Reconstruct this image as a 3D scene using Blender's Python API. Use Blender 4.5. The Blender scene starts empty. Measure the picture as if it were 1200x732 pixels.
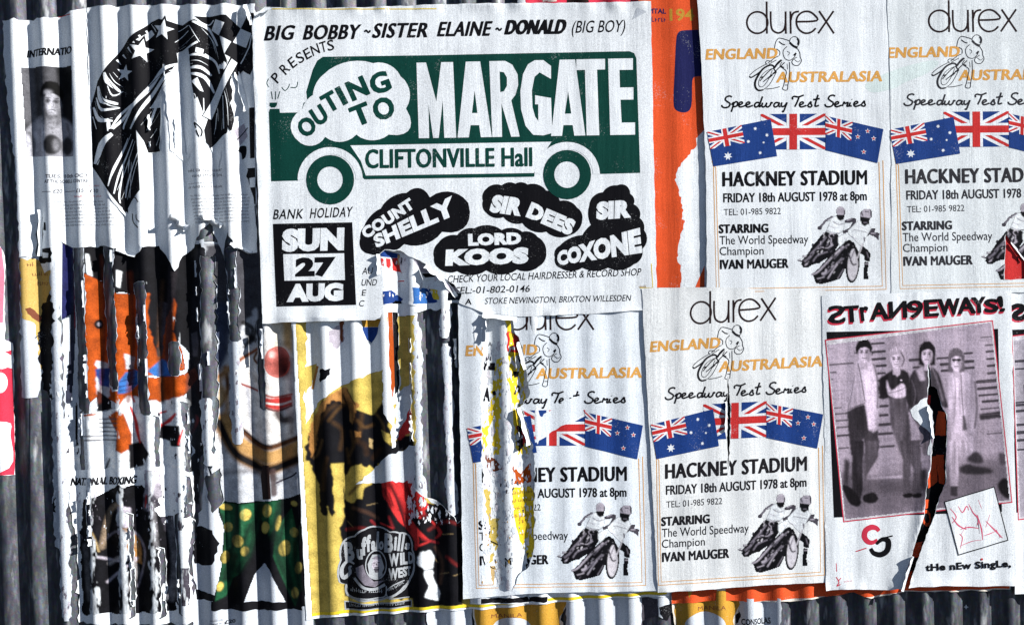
import bpy, math, random
import numpy as np
from mathutils import Vector
from mathutils.geometry import tessellate_polygon

R = math.radians
scene = bpy.context.scene
COL = scene.collection

# ------------------------------------------------------------------ camera, sky, sun, exposure
S = 0.0024                        # metres per wall unit (1200 x 732 units fill the picture)
CU, CV = 600.0, 366.0
cam_d = bpy.data.cameras.new('camera'); cam = bpy.data.objects.new('camera', cam_d); COL.objects.link(cam)
cam.location = (0, -4.0, 0); cam.rotation_euler = (R(90), 0, 0)
cam_d.lens = 50; cam_d.sensor_width = 36; cam_d.clip_end = 500
scene.camera = cam
SUN = Vector((0.80, -0.35, 0.47)).normalized()     # towards the sun: low over the fence from the right
world = bpy.data.worlds.new('World'); scene.world = world; world.use_nodes = True
wn = world.node_tree.nodes; wl = world.node_tree.links
sky = wn.new('ShaderNodeTexSky'); sky.sky_type = 'NISHITA'; sky.sun_disc = False
sky.air_density = 0.45; sky.dust_density = 0.0; sky.ozone_density = 2.0
sky.sun_elevation = math.asin(SUN.z); sky.sun_rotation = math.atan2(SUN.x, SUN.y)
wl.new(sky.outputs[0], wn['Background'].inputs[0]); wn['Background'].inputs[1].default_value = 0.05
sd = bpy.data.lights.new('sun', 'SUN'); sd.energy = 5.0; sd.angle = R(0.5); sd.color = (1.0, 0.97, 0.92)
so = bpy.data.objects.new('sun', sd); COL.objects.link(so)
so.rotation_euler = SUN.to_track_quat('Z', 'Y').to_euler()
scene.view_settings.view_transform = 'Standard'; scene.view_settings.look = 'None'
scene.view_settings.exposure = 0.9; scene.view_settings.gamma = 1; scene.view_settings.use_curve_mapping = False

# ------------------------------------------------------------------ the corrugation field (wall units, height towards the viewer)
A = 4.6
def _x(u, v): return u - (0.040 - 0.020 * u / 1200.0) * (v - 366.0)
def phase(u, v):
    x = _x(np.asarray(u, float), np.asarray(v, float)) - 100.0
    return np.where(x < 805.0, x / 35.0, 23.0 + (x - 805.0) / 33.9)
def crest(n, v):                              # u of crest n at height v
    x = 100.0 + (35.0 * n if n <= 23 else 805.0 + (n - 23) * 33.9)
    d = v - 366.0
    return (x + 0.040 * d) / (1 + 0.020 * d / 1200.0)
def wave(u, v):
    c = np.cos(2 * np.pi * phase(u, v))
    return c
_rng = np.random.RandomState(7)
_LAT = _rng.rand(64, 64)
def vnoise(x, y):
    xi = np.floor(x).astype(int); yi = np.floor(y).astype(int)
    fx = x - xi; fy = y - yi
    fx = fx * fx * (3 - 2 * fx); fy = fy * fy * (3 - 2 * fy)
    g = lambda i, j: _LAT[i % 64, j % 64]
    return (g(xi, yi) * (1 - fx) + g(xi + 1, yi) * fx) * (1 - fy) + (g(xi, yi + 1) * (1 - fx) + g(xi + 1, yi + 1) * fx) * fy

# ------------------------------------------------------------------ triangle soups (N,3,3): u, v, level
def cut_line(T, a, b, c):
    """split by a*u+b*v=c -> (positive side, negative side)"""
    if len(T) == 0: return T, T
    d = T[:, :, 0] * a + T[:, :, 1] * b - c
    eps = 1e-6
    pos = (d >= -eps).all(1); neg = (d <= eps).all(1) & ~pos
    mix = ~pos & ~neg
    P, N = [T[pos]], [T[neg]]
    if mix.any():
        M = T[mix]; D = d[mix]
        sgn = D > 0
        npos = sgn.sum(1)
        for want in (1, 2):
            k = npos == want
            if not k.any(): continue
            m = M[k]; dd = D[k]; s = sgn[k]
            lone = np.argmax(s, 1) if want == 1 else np.argmin(s, 1)
            r = np.arange(len(m))
            i0, i1, i2 = lone, (lone + 1) % 3, (lone + 2) % 3
            p0, p1, p2 = m[r, i0], m[r, i1], m[r, i2]
            d0, d1, d2 = dd[r, i0], dd[r, i1], dd[r, i2]
            q1 = p0 + (p1 - p0) * (d0 / (d0 - d1))[:, None]
            q2 = p0 + (p2 - p0) * (d0 / (d0 - d2))[:, None]
            tip = np.stack([p0, q1, q2], 1)
            b1 = np.stack([q1, p1, p2], 1); b2 = np.stack([q1, p2, q2], 1)
            if want == 1: P.append(tip); N += [b1, b2]
            else: N.append(tip); P += [b1, b2]
    return np.concatenate(P), np.concatenate(N)
def area(T):
    a = T[:, 1, :2] - T[:, 0, :2]; b = T[:, 2, :2] - T[:, 0, :2]
    return 0.5 * (a[:, 0] * b[:, 1] - a[:, 1] * b[:, 0])
def clean(T):
    if len(T) == 0: return T
    a = area(T); T = T[np.abs(a) > 1e-5]; a = area(T)
    T[a > 0] = T[a > 0][:, ::-1]
    return T
def grid_split(T, cu, cv):
    """cut every triangle along the columns and rows of the sheet's grid"""
    for ax, st in ((0, cu), (1, cv)):
        done = []; cur = T
        while len(cur):
            lo = np.floor(cur[:, :, ax].min(1) / st + 1e-6) + 1; hi = np.ceil(cur[:, :, ax].max(1) / st - 1e-6) - 1
            x = hi >= lo
            done.append(cur[~x]); cur = cur[x]
            if not len(cur): break
            c = np.floor((lo[x] + hi[x]) / 2) * st
            p, n = cut_line(cur, 1.0 if ax == 0 else 0.0, 0.0 if ax == 0 else 1.0, c[:, None])
            cur = clean(np.concatenate([p, n]))
        T = np.concatenate(done) if done else T
    return clean(T)
def tri(polys, lv=0.0):
    if not isinstance(polys[0][0], (list, tuple, np.ndarray)): polys = [polys]
    flat = [p for q in polys for p in q]
    idx = tessellate_polygon([[Vector((float(x), float(y), 0)) for x, y in q] for q in polys])
    T = np.array([[(flat[i][0], flat[i][1], lv) for i in t] for t in idx], float).reshape(-1, 3, 3)
    return T
def near_and_inside(T, poly):
    """which triangles touch the outline of poly, and which lie inside it"""
    P = np.array(poly, float); Q = np.roll(P, -1, 0)
    elo = np.minimum(P, Q); ehi = np.maximum(P, Q)
    mn = T[:, :, :2].min(1); mx = T[:, :, :2].max(1); c = T[:, :, :2].mean(1)
    near = np.zeros(len(T), bool); ins = np.zeros(len(T), bool)
    for k in range(0, len(T), 4000):
        a, b, m = mn[k:k + 4000, None], mx[k:k + 4000, None], c[k:k + 4000, None]
        near[k:k + 4000] = ((b >= elo[None]) & (a <= ehi[None])).all(2).any(1)
        y0, y1 = P[None, :, 1], Q[None, :, 1]
        cross = (y0 > m[:, :, 1]) != (y1 > m[:, :, 1])
        with np.errstate(divide='ignore', invalid='ignore'):
            x = P[None, :, 0] + (m[:, :, 1] - y0) * (Q[None, :, 0] - P[None, :, 0]) / (y1 - y0)
        ins[k:k + 4000] = ((cross & (x > m[:, :, 0])).sum(1) % 2) == 1
    return near, ins
def _lines(t):
    for i in range(3):
        p, q = t[i, :2], t[(i + 1) % 3, :2]
        a, b = (q[1] - p[1]), -(q[0] - p[0]); c = a * p[0] + b * p[1]
        m = t[(i + 2) % 3]
        if a * m[0] + b * m[1] - c < 0: a, b, c = -a, -b, -c
        yield a, b, c
def _touch(T, t):
    lo = t[:, :2].min(0); hi = t[:, :2].max(0)
    return ((T[:, :, :2].max(1) > lo) & (T[:, :, :2].min(1) < hi)).all(1)
_tc = {}
def _tris(poly):
    k = id(poly)
    if k not in _tc: _tc[k] = (poly, clean(tri(poly)))
    return _tc[k][1]
def subtract(T, poly):
    if len(T) == 0: return T
    near, ins = near_and_inside(T, poly)
    keep = [T[~near & ~ins]]; T = T[near]
    for t in _tris(poly):
        if len(T) == 0: break
        h = _touch(T, t)
        if not h.any(): continue
        out = [T[~h]]; cur = T[h]
        for l in _lines(t):
            cur, o = cut_line(cur, *l); out.append(o)
        T = clean(np.concatenate(out))
    return np.concatenate(keep + [T])
def intersect(T, poly):
    if len(T) == 0: return T
    near, ins = near_and_inside(T, poly)
    keep = [T[~near & ins]]; T = T[near]
    for t in _tris(poly):
        if len(T) == 0: break
        h = _touch(T, t)
        if not h.any(): continue
        cur = T[h]
        for l in _lines(t): cur, o = cut_line(cur, *l)
        keep.append(clean(cur))
    return np.concatenate(keep)
def join(*L):
    L = [l for l in L if l is not None and len(l)]
    return np.concatenate(L) if L else np.zeros((0, 3, 3))
_mic = [0]
def mic():
    _mic[0] = (_mic[0] + 1) % 9
    return _mic[0] * 0.09            # small share of one ink level, so crossing strokes never share a plane
def poly(pts, lv=0):  return tri(pts, lv + mic() * 0.5)
def cr(pts, n=5, closed=False):
    P = [np.array(p, float) for p in pts]
    if len(P) < 3: return [tuple(p) for p in P]
    out = []
    m = len(P); rng_ = range(m) if closed else range(m - 1)
    for i in rng_:
        if closed: p0, p1, p2, p3 = P[i - 1], P[i], P[(i + 1) % m], P[(i + 2) % m]
        else: p0, p1, p2, p3 = P[max(i - 1, 0)], P[i], P[i + 1], P[min(i + 2, m - 1)]
        for k in range(n):
            t = k / n
            out.append(tuple(0.5 * ((2 * p1) + (-p0 + p2) * t + (2 * p0 - 5 * p1 + 4 * p2 - p3) * t * t + (-p0 + 3 * p1 - 3 * p2 + p3) * t ** 3)))
    if not closed: out.append(tuple(P[-1]))
    return out
def stroke(pts, w, lv=0, smooth=4, closed=False, taper=None):
    p = cr(pts, smooth, closed) if smooth and len(pts) > 2 else [tuple(map(float, q)) for q in pts]
    if closed: p = p + [p[0]]
    P = np.array(p); n = len(P)
    d = np.gradient(P, axis=0) if not closed else np.array([P[(i + 1) % (n - 1)] - P[i - 1 if i > 0 else n - 2] for i in range(n)])
    L = np.hypot(d[:, 0], d[:, 1]) + 1e-9
    nrm = np.stack([-d[:, 1] / L, d[:, 0] / L], 1)
    ww = np.full(n, w / 2.0)
    if taper: ww = ww * np.interp(np.linspace(0, 1, n), np.linspace(0, 1, len(taper)), taper)
    a = P + nrm * ww[:, None]; b = P - nrm * ww[:, None]
    z = lv + mic()
    T = []
    for i in range(n - 1):
        q = [(a[i][0], a[i][1], z), (b[i][0], b[i][1], z), (b[i + 1][0], b[i + 1][1], z), (a[i + 1][0], a[i + 1][1], z)]
        T.append([q[0], q[1], q[2]]); T.append([q[0], q[2], q[3]])
    return np.array(T)
def ell(cx, cy, rx, ry=None, rot=0, n=28):
    ry = rx if ry is None else ry; c, s = math.cos(R(rot)), math.sin(R(rot))
    return [(cx + rx * math.cos(t) * c - ry * math.sin(t) * s, cy + rx * math.cos(t) * s + ry * math.sin(t) * c)
            for t in (2 * math.pi * i / n for i in range(n))]
def ring(cx, cy, r0, r1, lv=0, sy=1.0): return poly([ell(cx, cy, r1, r1 * sy), ell(cx, cy, r0, r0 * sy)], lv)
def starp(cx, cy, r, n=5, inner=0.42, rot=-90):
    return [(cx + (r if i % 2 == 0 else r * inner) * math.cos(R(rot + 180 * i / n)),
             cy + (r if i % 2 == 0 else r * inner) * math.sin(R(rot + 180 * i / n))) for i in range(2 * n)]
def cloud(cusps, bulge=0.35, n=7):
    """closed outline of outward bumps between the cusps (given clockwise on the picture)"""
    out = []; m = len(cusps)
    for i in range(m):
        p = np.array(cusps[i], float); q = np.array(cusps[(i + 1) % m], float); d = q - p
        b = bulge[i] if isinstance(bulge, (list, tuple)) else bulge
        nr = np.array([d[1], -d[0]])
        for k in range(n):
            t = k / n
            out.append(tuple(p + d * t + nr * b * (math.sin(math.pi * t) ** 0.75)))
    return out
def rag(pts, amp=1.2, step=4, seed=0, closed=True):
    rr = random.Random(seed); out = []
    m = len(pts)
    for i in range(m if closed else m - 1):
        p = np.array(pts[i], float); q = np.array(pts[(i + 1) % m], float)
        L = np.hypot(*(q - p)); k = max(1, int(L / step))
        nr = np.array([q[1] - p[1], p[0] - q[0]]) / (L + 1e-9)
        for j in range(k):
            t = (j + (rr.uniform(-.3, .3) if j else 0)) / k
            out.append(tuple(p + (q - p) * t + (nr * rr.gauss(0, amp) if j else 0)))
    if not closed: out.append(tuple(pts[-1]))
    return out
def grow(pts, d, seed=0):
    rr = random.Random(seed); P = np.array(pts, float); n = len(P)
    a = np.roll(P, 1, 0); b = np.roll(P, -1, 0); t = b - a; L = np.hypot(t[:, 0], t[:, 1]) + 1e-9
    sg = np.sign(np.sum(P[:, 0] * b[:, 1] - b[:, 0] * P[:, 1]))
    nr = np.stack([t[:, 1], -t[:, 0]], 1) / L[:, None] * sg
    k = np.array([max(.06, rr.gauss(.1, .75)) for _ in range(n)]); k = (2 * k + np.roll(k, 1) + np.roll(k, -1)) / 4
    return [tuple(q) for q in P + nr * (d * k)[:, None]]
def Z(ox, oy, s):
    return lambda pts: [(ox + x / s, oy + y / s) for x, y in pts]

# ------------------------------------------------------------------ lettering from the built-in font
_gl = {}
_fd = bpy.data.curves.new('lettering_source', 'FONT'); _fo = bpy.data.objects.new('lettering_source', _fd); COL.objects.link(_fo)
def glyphs(s, weight, space=1.0):
    if 'M' in s: weight = 0.0                           # the built-in M closes up when its outline is offset
    key = (s, weight, space)
    if key not in _gl:
        _fd.body = s; _fd.offset = weight; _fd.resolution_u = 3; _fd.space_character = space
        _fo.update_tag(); bpy.context.view_layer.update()
        ev = _fo.evaluated_get(bpy.context.evaluated_depsgraph_get()); m = ev.to_mesh()
        m.calc_loop_triangles()
        co = np.array([v.co[:2] for v in m.vertices], float).reshape(-1, 2)
        ti = np.array([t.vertices[:] for t in m.loop_triangles], int).reshape(-1, 3)
        _gl[key] = co[ti] if len(ti) else np.zeros((0, 3, 2))
        ev.to_mesh_clear()
    return _gl[key].copy()
def text(s, p0, p1, cap, weight=0.0, shear=0.0, lv=1, space=1.0, flip=False, grow=1.0, fat=0.0):
    """s set from p0 to p1 (ends of the base line) with capitals `cap` high; grow = right end size / left end size"""
    g = glyphs(s, weight, space); H = glyphs('H', weight)
    h0, h1 = H[:, :, 1].min(), H[:, :, 1].max()
    x0, x1 = g[:, :, 0].min(), g[:, :, 0].max()
    x = (g[:, :, 0] - x0) / (x1 - x0)
    if flip: x = 1 - x
    y = (g[:, :, 1] - h0) / (h1 - h0) * cap * (1 + (grow - 1) * x)
    d = np.array(p1, float) - np.array(p0, float); L = np.hypot(*d); e = d / L; up = np.array([e[1], -e[0]])
    if grow != 1: x = (x + (grow - 1) * x * x / 2) / (1 + (grow - 1) / 2)
    U = p0[0] + x * d[0] + (y * shear) * e[0] + y * up[0]
    V = p0[1] + x * d[1] + (y * shear) * e[1] + y * up[1]
    T = np.stack([U, V, np.full_like(U, lv)], 2)
    if 'M' in s: fat = max(fat, weight * cap / .75)
    if not fat: return T
    out = []                                            # heavier strokes: the same letters set again a hair to either side
    f = np.full(len(T), fat); n = 0
    while 'M' in s[n:]:                                 # the M closes up sooner than the other letters
        n = s.index('M', n)
        a = glyphs(s[:n] + '.', weight, space)[:, :, 0].max() - glyphs('.', weight)[:, :, 0].max() if n else -9; b = glyphs(s[:n + 1], weight, space)[:, :, 0].max()
        c = g[:, :, 0].mean(1); f[(c > a - .02) & (c < b + .01)] *= .7; n += 1
    fat = f[:, None]
    for i, (dx, dy) in enumerate(((-1, -.35), (1, .35), (-.35, .4), (.35, -.4), (0, 0))):
        q = T.copy(); q[:, :, 0] += dx * fat * e[0] + dy * fat * up[0]; q[:, :, 1] += dx * fat * e[1] + dy * fat * up[1]; q[:, :, 2] += .12 * i
        out.append(q)
    return np.concatenate(out)
def letter(c, cx, cy, w, h, rot=0, weight=0.0, shear=0, lv=1, fat=0.0):
    """one character centred on a point"""
    a = R(rot); e = np.array([math.cos(a), math.sin(a)]); up = np.array([e[1], -e[0]])
    b = np.array([cx, cy]) - up * h / 2
    return text(c, b - e * w / 2, b + e * w / 2, h, weight, shear, lv, fat=fat)

def greek(p0, p1, h, lv=2, seed=0):
    """a line of print too small to read: short upright and level ticks in word-long runs"""
    rr = random.Random(seed + int(p0[1] * 7)); p0 = np.array(p0, float); d = np.array(p1, float) - p0; L = np.hypot(*d); e = d / L; n = np.array([e[1], -e[0]])
    x = 0; T = []
    while x < L - h:
        for k in range(rr.randint(3, 8)):
            w = h * rr.uniform(.30, .55); q = p0 + e * x; hh = h * rr.choice((.75, .75, 1, 1.2))
            if x + w > L: break
            t = h * .16
            T.append(tri([tuple(q), tuple(q + e * t), tuple(q + e * t + n * hh), tuple(q + n * hh)], lv))
            y = rr.choice((0, .3, .6)) * h
            T.append(tri([tuple(q + e * (t + .01) + n * y), tuple(q + e * w + n * y), tuple(q + e * w + n * (y + t)), tuple(q + e * (t + .01) + n * (y + t))], lv))
            x += w + h * .16
        x += h * .5
    return join(*T)

# ------------------------------------------------------------------ materials
def srgb(c):
    if isinstance(c, str): c = [int(c[i:i + 2], 16) / 255 for i in (0, 2, 4)]
    return tuple((x / 12.92 if x <= .04045 else ((x + .055) / 1.055) ** 2.4) for x in c)
_M = {}; _COLS = []
def mat(name, col, kind='ink', rough=0.6):
    """printed paper: fine mottling, soft grime, worn flecks in the ink and pressed-in creases"""
    if name in _M: return _M[name]
    m = bpy.data.materials.new(name); m.use_nodes = True; nt = m.node_tree; N = nt.nodes; Lk = nt.links
    b = N['Principled BSDF']; b.inputs['Roughness'].default_value = rough
    b.inputs['Specular IOR Level'].default_value = .22 if kind == 'paper' else .06
    geo = N.new('ShaderNodeNewGeometry')
    mp = N.new('ShaderNodeMapping'); Lk.new(geo.outputs['Position'], mp.inputs['Vector'])
    def noise(scale, detail=3, vec=None, rough_=0.6):
        n = N.new('ShaderNodeTexNoise'); n.inputs['Scale'].default_value = scale; n.inputs['Detail'].default_value = detail
        n.inputs['Roughness'].default_value = rough_
        Lk.new(vec or geo.outputs['Position'], n.inputs['Vector']); return n.outputs['Fac']
    def ramp(f, lo, hi, a, c):
        r = N.new('ShaderNodeMapRange'); r.inputs[1].default_value = lo; r.inputs[2].default_value = hi
        r.inputs[3].default_value = a; r.inputs[4].default_value = c; Lk.new(f, r.inputs[0]); return r.outputs[0]
    def mul(a, c):
        x = N.new('ShaderNodeMath'); x.operation = 'MULTIPLY'; Lk.new(a, x.inputs[0]); Lk.new(c, x.inputs[1]); return x.outputs[0]
    def mixc(f, a, c):
        x = N.new('ShaderNodeMix'); x.data_type = 'RGBA'
        Lk.new(f, x.inputs[0])
        for s_, k in ((a, 6), (c, 7)):
            if isinstance(s_, tuple): x.inputs[k].default_value = (*s_[:3], 1)
            else: Lk.new(s_, x.inputs[k])
        return x.outputs[2]
    grain = ramp(noise(380, 2), .28, .72, .72, 1.18)
    if kind == 'halftone':                               # blotchy printed photograph
        grain = mul(ramp(noise(520, 2), .33, .67, .62, 1.32), ramp(noise(60, 5), .3, .7, .74, 1.24))
    grime = ramp(noise(3.2, 6), .42, .74, 1.02, .82)
    stretch = N.new('ShaderNodeMapping'); stretch.inputs['Scale'].default_value = (1, 1, .09); Lk.new(geo.outputs['Position'], stretch.inputs['Vector'])
    streak = noise(70, 4, stretch.outputs[0])
    tone = mul(grain, grime)
    if kind == 'paper': tone = mul(tone, ramp(streak, .3, .7, 1.02, .96))
    base = tuple(col); _COLS.append((m, base))
    v = N.new('ShaderNodeVectorMath'); v.operation = 'SCALE'
    v.inputs[0].default_value = base; Lk.new(tone, v.inputs['Scale'])
    out = v.outputs[0]
    if kind == 'print':
        at = N.new('ShaderNodeAttribute'); at.attribute_name = 'print'; Lk.new(at.outputs['Color'], v.inputs[0])
    if kind in ('ink', 'halftone'):
        flecks = ramp(mul(noise(260, 3), ramp(noise(14, 4), .4, .7, .8, 1.25)), .66, .76, 0, .22)
        out = mixc(flecks, out, (.62, .64, .66))
    Lk.new(out, b.inputs['Base Color'])
    bump = N.new('ShaderNodeBump'); bump.inputs['Strength'].default_value = .6; bump.inputs['Distance'].default_value = .0022
    ad = N.new('ShaderNodeMath'); ad.operation = 'ADD'
    Lk.new(mul(streak, ramp(noise(9, 2), .35, .65, .2, 1.0)), ad.inputs[0]); Lk.new(ramp(noise(300, 2), 0, 1, 0, .22), ad.inputs[1])
    Lk.new(ad.outputs[0], bump.inputs['Height']); Lk.new(bump.outputs[0], b.inputs['Normal'])
    _M[name] = m
    return m
def metal():
    if 'galvanised_iron' in _M: return _M['galvanised_iron']
    m = bpy.data.materials.new('galvanised_iron'); m.use_nodes = True; nt = m.node_tree; N = nt.nodes; Lk = nt.links
    b = N['Principled BSDF']; b.inputs['Metallic'].default_value = .35
    geo = N.new('ShaderNodeNewGeometry')
    st = N.new('ShaderNodeMapping'); st.inputs['Scale'].default_value = (1, 1, .25); Lk.new(geo.outputs['Position'], st.inputs['Vector'])
    def noise(scale, detail, vec):
        n = N.new('ShaderNodeTexNoise'); n.inputs['Scale'].default_value = scale; n.inputs['Detail'].default_value = detail
        Lk.new(vec, n.inputs['Vector']); return n.outputs['Fac']
    def ramp(f, pts):
        r = N.new('ShaderNodeValToRGB'); Lk.new(f, r.inputs[0])
        while len(r.color_ramp.elements) < len(pts): r.color_ramp.elements.new(.5)
        for e, (p, c) in zip(r.color_ramp.elements, pts): e.position = p; e.color = (*c, 1)
        return r.outputs[0]
    vor = N.new('ShaderNodeTexVoronoi'); vor.inputs['Scale'].default_value = 120; Lk.new(geo.outputs['Position'], vor.inputs['Vector'])
    base = ramp(noise(60, 6, st.outputs[0]), [(.25, (.018, .021, .034)), (.5, (.055, .06, .075)), (.75, (.15, .16, .18))])
    sp = N.new('ShaderNodeMix'); sp.data_type = 'RGBA'; sp.blend_type = 'MULTIPLY'; sp.inputs[0].default_value = .35
    Lk.new(base, sp.inputs[6]); Lk.new(vor.outputs['Color'], sp.inputs[7])
    # paste and paper dust left in patches
    f = ramp(noise(34, 8, st.outputs[0]), [(.60, (0, 0, 0)), (.70, (.5, .5, .5))])
    mx = N.new('ShaderNodeMix'); mx.data_type = 'RGBA'; Lk.new(f, mx.inputs[0]); Lk.new(sp.outputs[2], mx.inputs[6]); mx.inputs[7].default_value = (.52, .54, .56, 1)
    Lk.new(mx.outputs[2], b.inputs['Base Color'])
    b.inputs['Roughness'].default_value = .55
    bp = N.new('ShaderNodeBump'); bp.inputs['Strength'].default_value = .5; bp.inputs['Distance'].default_value = .001
    Lk.new(noise(220, 4, geo.outputs['Position']), bp.inputs['Height']); Lk.new(bp.outputs[0], b.inputs['Normal'])
    _M['galvanised_iron'] = m
    return m
PAPER = mat('poster_paper', (.75, .79, .83), 'paper', .65)
PAPERS = [mat('poster_paper_warm', (.75, .775, .79), 'paper', .65), mat('poster_paper_cool', (.70, .755, .815), 'paper', .65), mat('poster_paper_dull', (.69, .735, .765), 'paper', .65)]
GREYP = mat('weathered_paper', (.50, .54, .60), 'paper', .75)
CREAM = mat('aged_paper', (.66, .62, .55), 'paper', .75)
BLACK = mat('black_ink', (.005, .005, .007))
BROWNBLACK = mat('brown_black_ink', (.022, .012, .012))
FADEDBLACK = mat('faded_black_ink', (.028, .028, .034))
SOFTBLACK = mat('soft_black_ink', (.013, .012, .015))
GREEN = mat('bottle_green_ink', (.004, .046, .036))
OCHRE = mat('ochre_ink', (.66, .34, .085))
BLUE = mat('flag_blue_ink', (.013, .045, .20))
NAVY = mat('navy_ink', (.012, .014, .075))
RED = mat('flag_red_ink', (.52, .030, .030))
CRIMSON = mat('crimson_ink', (.55, .035, .07))
ORANGE = mat('orange_ink', (.66, .085, .024))
DEEPOR = mat('burnt_orange_ink', (.36, .062, .007))
MUSTARD = mat('mustard_ink', (.46, .25, .035))
YELLOW = mat('yellow_ink', (.50, .38, .09))
BRIGHTY = mat('bright_yellow_ink', (.70, .52, .03))
PINK = mat('pink_ink', (.62, .09, .17))
WHITE = mat('white_ink', (.75, .79, .83), 'paper')
MID = mat('mid_grey_halftone', (.165, .15, .185), 'halftone')
DARK = mat('dark_grey_halftone', (.055, .05, .065), 'halftone')
LIGHT = mat('light_grey_halftone', (.38, .35, .41), 'halftone')
PALE = mat('pale_grey_halftone', (.58, .56, .61), 'halftone')
SILVER = mat('silver_ink', (.31, .33, .355))
TAN = mat('tan_ink', (.42, .30, .14))
BROWN = mat('brown_ink', (.17, .055, .03))
TROUSER = mat('trouser_green_ink', (.010, .070, .030))
SKYB = mat('cobalt_ink', (.03, .12, .36))
SAGE = mat('sage_smear', (.63, .73, .73), 'paper')
FADED = mat('faded_mustard_ink', (.50, .34, .10))
NOSE = mat('dull_red_ink', (.44, .085, .08))
ROSE = mat('rose_ink', (.55, .16, .24))
RUST = mat('rusty_brown_ink', (.36, .17, .05))

# ------------------------------------------------------------------ sheets that lie on the corrugation
def world_pt(u, v, h=0.0): return Vector(((u - CU) * S, -h * S, (CV - v) * S))
def tag(o, label=None, cat=None, group=None, kind=None):
    if label: o['label'] = label
    if cat: o['category'] = cat
    if group: o['group'] = group
    if kind: o['kind'] = kind
    return o
class Bill:
    """one sheet of paper pasted on the fence with everything printed on it"""
    def __init__(s, name, label, cat, group, base, k=.2, layer=1, seed=1, wr=.3, cell=(4, 12), extra=None, xf=None, buck=0.0):
        s.k, s.layer, s.seed, s.wr, s.cell, s.extra, s.xf, s.buck = k, layer, seed, wr, cell, extra, xf, buck
        s.cuts, s.inkcuts, s.outline, s._gr = [], [], None, None
        s.root = bpy.data.objects.new(name, None); COL.objects.link(s.root)
        s.root.empty_display_size = .05
        s.origin = world_pt(base[0], base[1], A); s.root.location = s.origin
        tag(s.root, label, cat, group)
    def h_true(s, u, v):
        k = s.k(u, v) if callable(s.k) else s.k
        w = wave(u, v)
        h = (1 - k) * A + k * A * w + s.layer * .62
        x = _x(u, v)
        wob = vnoise(x / 61 + s.seed, v / 90) * 9
        f = .55 * vnoise((x + wob) / 9.0 + s.seed * 3.7, v / 95 + s.seed) + .45 * vnoise((x + wob * .5 + v * .05) / 4.6 + s.seed * 1.3, v / 60)
        msk = np.clip((vnoise(u / 70 + s.seed * 5, v / 70) - .25) * 1.9, .12, 1)
        h = h + s.wr * f * msk
        if s.buck: h = h + s.buck * np.clip(vnoise((u + v * .35) / 26 + s.seed, (v - u * .3) / 38) - .45, 0, 1) * 2
        if s.extra: h = h + s.extra(u, v)
        return h
    def h(s, u, v):
        cu, cv = s.cell
        i = np.floor(u / cu + 1e-7); j = np.floor(v / cv + 1e-7)
        fu = u / cu - i; fv = v / cv - j
        a = s.h_true(i * cu, j * cv); b = s.h_true((i + 1) * cu, j * cv)
        c = s.h_true(i * cu, (j + 1) * cv); d = s.h_true((i + 1) * cu, (j + 1) * cv)
        return (a * (1 - fu) + b * fu) * (1 - fv) + (c * (1 - fu) + d * fu) * fv
    def mesh(s, name, items, parent, base_level, label=None, cut_ink=True, kind=None):
        V, F, MI, mats, NR, CL, off = [], [], [], [], [], [], 0
        for T, m in items:
            T = np.array(T, float)
            if s.xf is not None and base_level: T = s.apply(T)
            if base_level and s.outline is not None: T = intersect(T, s.outline)
            for c in (s.grown() if base_level else s.cuts): T = subtract(T, c)
            if base_level:
                for c in s.inkcuts: T = subtract(T, c)
            T = clean(T); T = grid_split(T, *s.cell)
            if len(T) == 0: continue
            D = T.shape[2]; q = np.round(T.reshape(-1, D)[:, :3] * 2000).astype(np.int64)
            key = ((q[:, 0] + 4000000) * 10000000 + (q[:, 1] + 4000000)) * 60000 + q[:, 2] % 60000
            _, first, inv = np.unique(key, return_index=True, return_inverse=True); inv = inv.reshape(-1, 3)
            P = T.reshape(-1, D)[first]
            ok = (inv[:, 0] != inv[:, 1]) & (inv[:, 1] != inv[:, 2]) & (inv[:, 0] != inv[:, 2]); inv = inv[ok]
            u, v = P[:, 0], P[:, 1]
            hh = s.h(u, v) + (.035 + .05 * P[:, 2] if base_level else 0)
            e = .7
            hu = (s.h_true(u + e, v) - s.h_true(u - e, v)) / (2 * e); hv = (s.h_true(u, v + e) - s.h_true(u, v - e)) / (2 * e)
            n = np.stack([-hu, -np.ones_like(hu), hv], 1); n /= np.linalg.norm(n, axis=1)[:, None]
            W = np.stack([(u - CU) * S, -hh * S, (CV - v) * S], 1) - np.array(s.origin)
            if P.shape[1] == 6: CL.append(P[:, 3:])
            V.append(W); NR.append(n); F.append(inv + off); off += len(W)
            if m not in mats: mats.append(m)
            MI.append(np.full(len(inv), mats.index(m)))
        if not V: return None
        V = np.concatenate(V); F = np.concatenate(F); MI = np.concatenate(MI); NR = np.concatenate(NR)
        me = bpy.data.meshes.new(name); me.from_pydata(V.tolist(), [], F.tolist())
        for m in mats: me.materials.append(m)
        me.polygons.foreach_set('material_index', MI.astype(np.int32))
        me.polygons.foreach_set('use_smooth', np.ones(len(F), bool))
        me.update(); me.normals_split_custom_set_from_vertices(NR.tolist())
        if CL:
            CL = np.concatenate(CL); at = me.color_attributes.new('print', 'FLOAT_COLOR', 'POINT')
            at.data.foreach_set('color', np.concatenate([CL, np.ones((len(CL), 1))], 1).astype(np.float32).ravel())
        o = bpy.data.objects.new(name, me); COL.objects.link(o); o.parent = parent or s.root
        if label: o['label'] = label
        if kind: o['kind'] = kind
        return o
    def grown(s):
        """the tears as the print sees them: a fringe of bare paper fibre is left along every torn edge"""
        if s._gr is None or len(s._gr) != len(s.cuts): s._gr = [grow(c, 1.5, s.seed) for c in s.cuts]
        return s._gr
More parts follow.
